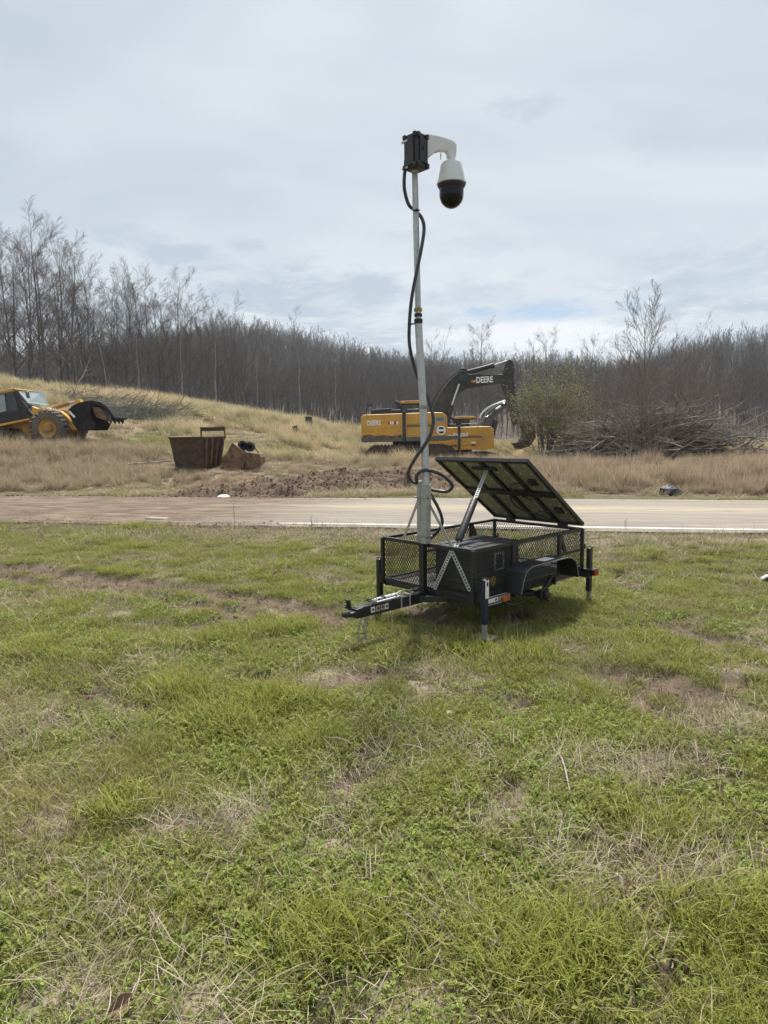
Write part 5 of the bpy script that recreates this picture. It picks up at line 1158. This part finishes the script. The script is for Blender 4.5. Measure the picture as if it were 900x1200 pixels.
# ------------------------------------------------------------------ stumps on the hillside
def stump(px, py, Y, w, h, lean, lab):
    x, y = at(px, py, Y).xy; r = random.Random(int(px)); mb = MB(); n = 10; pr = [(w*.62,-.3),(w*.56,0),(w*.47,h*.25),(w*.45,h*.8),(w*.43,h),(.02,h*.98)]
    mb.lathe(pr, n=n, R=Matrix.Rotation(lean,3,'Y'))
    for p in mb.v: p.x *= 1+.2*(r.random()-.5); p.y *= 1+.2*(r.random()-.5); p.z += .05*(r.random()-.5)
    o_ = mb.build('tree_stump', mat('stump_bark', (.06,.048,.04), .95, nscale=7, c2=(.03,.025,.022), bump=.6) if 'stump_bark' not in bpy.data.materials else bpy.data.materials['stump_bark']); o_.location = (x, y, tz(x, y)); tag(o_, lab, 'tree stump', 'stumps on the hillside')
stump(362,497,44,.50,.75,.0,'dark blocky stump on the hillside, the highest on the right'); stump(350,510,40,.34,.65,-.35,'dark leaning stump just below the blocky one on the hillside')
stump(255,480,47,.5,.5,.1,'low weathered stump near the hill crest above the rusty bin'); stump(305,484,47,.3,.4,.3,'small pointed stump near the crest left of the blocky stump')
stump(220,470,48,.4,.4,0,'small stump on the crest above the left of the bin'); stump(412,531,34,1.0,.45,0,'squat rusty brown stump low beside the excavator track')
# ------------------------------------------------------------------ brush piles
def sticks(name, cx, cy, zf, n, lx, ly, h, lmin, lmax, rmin, rmax, m, seed, ang=None, spread=1.0, label=None, cat=None):
    r = random.Random(seed); mb = MB()
    for i in range(n):
        x = r.gauss(0, .42)*lx; y = r.gauss(0,.42)*ly; lay = max(0, 1-(x/lx)**2*.6-(y/ly)**2*.5); z = r.random()**1.2*h*lay
        a = r.gauss(ang, spread) if ang is not None else r.random()*6.28; el = r.gauss(.05,.28); l = r.uniform(lmin, lmax); rad = r.uniform(rmin, rmax)*(.5+.5*l/lmax)
        d = Vector((math.cos(a)*math.cos(el), math.sin(a)*math.cos(el), math.sin(el))); p = Vector((cx+x, cy+y, tz(cx+x, cy+y)+z+.03)); pts = [p-d*l*.5]
        for k in range(3): d = (d+Vector((r.gauss(0,.12), r.gauss(0,.12), r.gauss(0,.10)))).normalized(); pts.append(pts[-1]+d*l/3)
        mb.tube(pts, [rad, rad*.9, rad*.7, rad*.35], 5 if rad > .03 else 3)
        for k in range(r.randint(0, 3)):
            q_ = pts[r.randint(1,2)]; dd = (d+Vector((r.gauss(0,.6), r.gauss(0,.6), r.gauss(.1,.5)))).normalized(); l2 = l*r.uniform(.2,.45); mb.tube([q_, q_+dd*l2*.5, q_+dd*l2+Vector((0,0,r.gauss(0,.1)))], [rad*.4, rad*.3, rad*.12], 3)
    o_ = mb.build(name, m); tag(o_, label, cat, kind='stuff'); return o_
c_ = at(785, 528, 31); sticks('brush_heap', c_.x, c_.y, 0, 1000, 4.2, 1.8, 2.3, .8, 3.6, .010, .045, M['brush'], 1, label='heap of grey cut branches piled behind the bare thicket on the right', cat='brush pile')
c_ = at(700, 524, 31.5); sticks('brush_heap', c_.x, c_.y, 0, 420, 2.3, 1.3, 1.7, .8, 3.0, .012, .05, M['deadwood'], 2, ang=.05, spread=.5, label='pale bleached branches stacked at the left end of the brush heap', cat='brush pile')
c_ = at(168, 489, 41); sticks('hillside_brush', c_.x, c_.y, 0, 620, 3.2, 2.8, .55, .8, 3.2, .008, .03, M['brushgreen'], 3, ang=-.45, spread=.45, label='grey green brush strewn down the hillside above the loader bucket', cat='brush')
c_ = at(105, 470, 45); sticks('hillside_brush', c_.x, c_.y, 0, 260, 3.8, 1.8, .5, 1, 3.2, .008, .03, M['brushgreen'], 4, ang=-.35, spread=.3, label='thin line of cut branches near the hill crest behind the loader', cat='brush')
def log(name, p0, p1, r, m, lab, grp=None):
    p0, p1 = Vector(p0), Vector(p1); d = p1-p0; rn = random.Random(int(p0.x*100)); pts = [p0+d*t+Vector((0,0,rn.uniform(-.03,.05))) for t in (0,.3,.65,1)]
    o_ = MB().tube(pts, [r, r*.95, r*.85, r*.7], 9).build(name, m, smooth=True); tag(o_, lab, 'log', grp)
for (a, b, Y, r, lab) in (((667,516),(688,533),31.5,.07,'pale straight log slanting down to the right at the left end of the brush heap'),((676,519),(706,523),32,.10,'thick pale log lying level at the left of the brush heap'),
    ((718,508),(740,514),33,.09,'bleached log end on top of the heap left of the thicket trunk'),((700,502),(738,504),34,.08,'upper pale log on the crest of the brush heap'),
    ((800,514),(824,511),32.5,.10,'short pale log resting on top of the heap right of the thicket'),((805,517),(830,519),32,.07,'weathered log just under the short pale log on the heap'),
    ((720,527),(745,538),31.5,.06,'thin pale pole slanting in the middle of the brush heap'),((855,512),(884,528),33,.04,'arched pale branch drooping at the right end of the heap'),((150,545),(200,541),26,.03,'grey stick lying on the dry grass left of the bin')):
    log('log', at(*a, Y), at(*b, Y), r, M['deadwood'], lab)
# ------------------------------------------------------------------ bare thicket and green bush
def thicket(name, x, y, H, W_, nst, seed, m, twig, label, cat, lv=None, nleaf=0):
    r = random.Random(seed); st = MB(); tw = MB(); lf = []
    def br(p, d, ln, rad, lvl):
        pts = [p]; 
        for i in range(4):
            d = (d+Vector((r.gauss(0,.13), r.gauss(0,.13), r.gauss(.0,.09)))).normalized(); pts.append(pts[-1]+d*ln/4)
        (st if lvl == 0 else tw).tube(pts, [rad*(1-.75*k/4) for k in range(5)], 5 if lvl == 0 else 3, False)
        if lvl > 0 and nleaf:
            for k in range(nleaf): lf.append((pts[1+r.randint(0,3)]+Vector((r.gauss(0,.06), r.gauss(0,.06), r.gauss(0,.06)))))
        if lvl < 3:
            for k in range((7,5,4)[lvl]):
                i = r.randint(1,3); t = r.random(); q_ = pts[i].lerp(pts[i+1], t); a = r.random()*6.28; bd = (pts[i+1]-pts[i]).normalized()
                pr = Vector((math.cos(a), math.sin(a), r.uniform(-.2,.4))); pr = (pr-bd*pr.dot(bd)).normalized(); br(q_, (bd+pr*.7).normalized(), ln*r.uniform(.38,.6), rad*.42, lvl+1)
    for s in range(nst):
        a = r.random()*6.28; o_ = r.random()**.7; d = Vector((math.cos(a)*o_*W_/H, math.sin(a)*o_*W_/H*.7, 1)).normalized()
        br(Vector((math.cos(a)*.25*r.random(), math.sin(a)*.25*r.random(), -.1)), d, H*r.uniform(.6,.92), twig*3.4, 0)
    e = empty(name, (x, y, tz(x, y))); tag(e, label, cat); st.build('stems', M[m], e); tw.build('twigs', M[m], e)
    if nleaf:
        rnp = np.random.RandomState(seed); V, F, RN, HG = [], [], [], []
        for p in lf:
            u = Vector(rnp.randn(3)).normalized(); v = u.orthogonal().normalized(); s_ = .035*(.6+.8*rnp.rand()); b = len(V)
            V += [p-u*s_, p+v*s_*.5, p+u*s_, p-v*s_*.5]; F.append((b,b+1,b+2,b+3)); q_ = rnp.rand(); RN += [q_]*4; HG += [1]*4
        o_ = _fin('foliage', V, F, RN, HG, M['g_bush']); COL.objects.link(o_); o_.parent = e
    return e
p = at(765, 540, 28.6); thicket('bare_thicket', p.x, p.y, 4.9, 7.5, 24, 12, 'thicket', .009, 'wide leafless many stemmed thicket standing in front of the brush heap', 'bare bush')
p = at(868, 500, 36); thicket('bare_thicket', p.x, p.y, 3.2, 2.2, 8, 13, 'twig', .010, 'smaller bare bush at the far right behind the brush heap', 'bare bush')
p = at(690, 505, 40); thicket('bare_thicket', p.x, p.y, 4.4, 2.8, 9, 15, 'twig', .011, 'bare bush standing behind the heap between the green bush and the thicket', 'bare bush')
p = at(638, 530, 31.5); thicket('green_bush', p.x, p.y, 3.9, 1.6, 20, 14, 'twig', .009, 'round bush coming into pale green leaf beside the raised boom', 'bush', nleaf=3)
# ------------------------------------------------------------------ small things
p = at(785, 577, 19.6); bg_ = MB(); bg_.lathe([(.02,-.05),(.24,0),(.30,.10),(.22,.22),(.10,.30),(.02,.32)], n=12); r = random.Random(2)
for v in bg_.v: v.x *= 1.15+.35*(r.random()-.5); v.y *= 1+.35*(r.random()-.5); v.z += .06*(r.random()-.5)
o_ = bg_.build('rubbish_bag', M['plasticbag']); o_.location = (p.x, p.y, tz(p.x,p.y)); tag(o_, 'crumpled black rubbish bag in the grass on the far side of the road', 'rubbish bag')
x, y = g0(899, 684); sh_ = empty('small_fitting', (x+.06, y, 0), -.4); tag(sh_, 'small black and white plastic fitting in the grass cut off by the right edge', 'fitting')
mb = MB(); mb.prism([(-.11,.03),(-.06,.075),(.06,.085),(.14,.07),(.16,.02),(-.08,.015)], -.05, .05); mb.build('base', M['blackplastic'], sh_, bevel=.012)
mb = MB(); mb.prism([(-.105,.045),(-.06,.078),(.0,.09),(.0,.10),(-.07,.10),(-.12,.06)], -.052, .052); mb.build('white_strip', M['white'], sh_, bevel=.006)
mb = MB(); mb.lathe([(.03,0),(.05,.03),(.048,.05),(.01,.06)], (.05,0,.12), 14); mb.build('white_cap', M['white'], sh_, smooth=True)
def blob(name, px, py, s, m, lab, cat, flat=.5, n=7):
    x, y = g0(px, py); r = random.Random(px); mb = MB(); mb.lathe([(.05,-.5),(.8,-.3),(1,0),(.7,.4),(.05,.6)], n=n)
    for v in mb.v: v.x *= s*(1+.5*(r.random()-.5)); v.y *= s*(1+.5*(r.random()-.5)); v.z *= s*flat
    o_ = mb.build(name, m); o_.location = (x, y, tz(x, y)+s*flat*.5+.01); tag(o_, lab, cat)
blob('pale_stone', 526, 837, .035, M['stone'], 'pale stone lying in the grass right of the field centre, left of its neighbour', 'stone'); blob('pale_stone', 576, 845, .042, M['stone'], 'pale flat stone in the grass, right hand one of two below the jack foot', 'stone')
blob('pale_stone', 652, 1004, .014, M['stone'], 'tiny pale stone beside the lowest straw patch on the right', 'stone'); blob('pale_stone', 302, 1010, .014, M['stone'], 'tiny white stone in the weeds left of centre', 'stone')
blob('white_lump', 262, 582, .10, M['stone'], 'white lump of litter at the far road edge below the bin', 'litter', .5) if 0 else None
p = at(262, 581.5, 20.6); mb = MB(); mb.lathe([(.02,0),(.16,.02),(.2,.06),(.12,.11),(.02,.12)], n=8); o_ = mb.build('white_litter', M['white']); o_.location = (p.x, p.y, tz(p.x, p.y)); tag(o_, 'white scrap of litter at the far road edge below the rusty bin', 'litter')
p = at(178, 606, 15.0); mb = MB(); mb.box((0,0,.05), (.5,.25,.09)); o_ = mb.build('concrete_slab', mat('dusty_concrete', (.30,.26,.21), .9, nscale=12, bump=.4), bevel=.03); o_.location = (p.x, 15.35, tz(p.x,15.35)); o_.rotation_euler = (0,.03,-.2); tag(o_, 'pale slab of broken concrete at the muddy near edge of the road', 'concrete')
for (px, py, s, rz, lab) in ((146,1186,.055,.4,'broad brown dead leaf lying at the bottom left of the field'),(735,1043,.05,1.1,'curled brown dead leaf standing in the straw on the right'),(725,680,.05,.2,'brown dead leaf in the grass by the right of the trailer'),(322,677,.06,.9,'brown upright leaf in the grass beyond the wheel ruts')):
    x, y = g0(px, py); mb = MB(); L_ = []
    for i in range(7):
        t = i/6; w_ = s*.55*math.sin(math.pi*min(1,t*.95+.05)); L_.append((t*2*s-s, w_, .4*s*t*t))
    V = []
    for a, w_, z in L_: V += [(a,-w_,z+w_*.5),(a,0,z),(a,w_,z+w_*.6)]
    F = []
    for i in range(6):
        for j in range(2): b = i*3+j; F.append((b,b+3,b+4,b+1))
    o_ = mesh_obj('dead_leaf', V, F, M['deadleaf']); o_.modifiers.new('thickness','SOLIDIFY').thickness = .0015; o_.location = (x,y,tz(x,y)+.03); o_.rotation_euler = (.5,-.3,rz); tag(o_, lab, 'dead leaf')
# a dry stalk beside the near road edge, and a few more along it
for i, (px, h, lab) in enumerate(((275,.62,'tallest dry weed stalk standing alone at the near road edge left of the trailer'),(365,.30,'short dry weed stalk at the road edge between the tall stalk and the mast'),(36,.30,'dry weed stalk at the near road edge by the left of the photo'),(733,.25,'dry weed stalk at the near road edge right of the trailer'))):
    x, y = g0(px, 622); r = random.Random(i); mb = MB(); mb.tube([(0,0,0),(.01,0,h*.4),(-.005,.01,h*.75),(.01,0,h)], [.006,.005,.004,.002], 5)
    for k in range(7): a = r.random()*6.28; z = h*(.3+.6*r.random()); mb.tube([(0,0,z),(.05*math.cos(a),.05*math.sin(a),z+.07)], [.003,.0015], 3)
    o_ = mb.build('weed_stalk', M['brush']); o_.location = (x, y, tz(x,y)); tag(o_, lab, 'weed stalk')
for (a, b, lab) in (((386,870),(422,878),'pale dry twig lying in the grass below the trailer tongue'),((470,877),(505,890),'pale dry twig lying in the grass below the jack foot'),((560,1100),(600,1128),'pale bent twig low in the middle of the field'),((655,885),(668,935),'grey twig lying beside the straw patch on the right'),((722,1028),(742,1058),'short brown stick propped in the straw on the right')):
    (x0,y0), (x1,y1) = g0(*a), g0(*b); rn = random.Random(a[0]); pts = [(x0+(x1-x0)*t, y0+(y1-y0)*t, tz(x0+(x1-x0)*t, y0+(y1-y0)*t)+.035+.02*math.sin(3*t)) for t in (0,.3,.6,1)]
    o_ = MB().tube(pts, [.006,.006,.005,.003], 6).build('twig', M['deadwood']); tag(o_, lab, 'twig')
# ------------------------------------------------------------------ thin haze over the valley
hz_ = MB(); hz_.box((0, 335, 46), (1540, 990, 104)); m = bpy.data.materials.new('valley_air'); m.use_nodes = True; nt = m.node_tree; nt.nodes.clear()
v_ = N(nt, 'ShaderNodeVolumePrincipled'); v_.inputs['Density'].default_value = .0003; v_.inputs['Color'].default_value = (.80,.87,.95,1); v_.inputs['Anisotropy'].default_value = .2
L(nt, v_.outputs[0], N(nt, 'ShaderNodeOutputMaterial').inputs['Volume'])
h_ = hz_.build('haze', m); h_['kind'] = 'stuff'
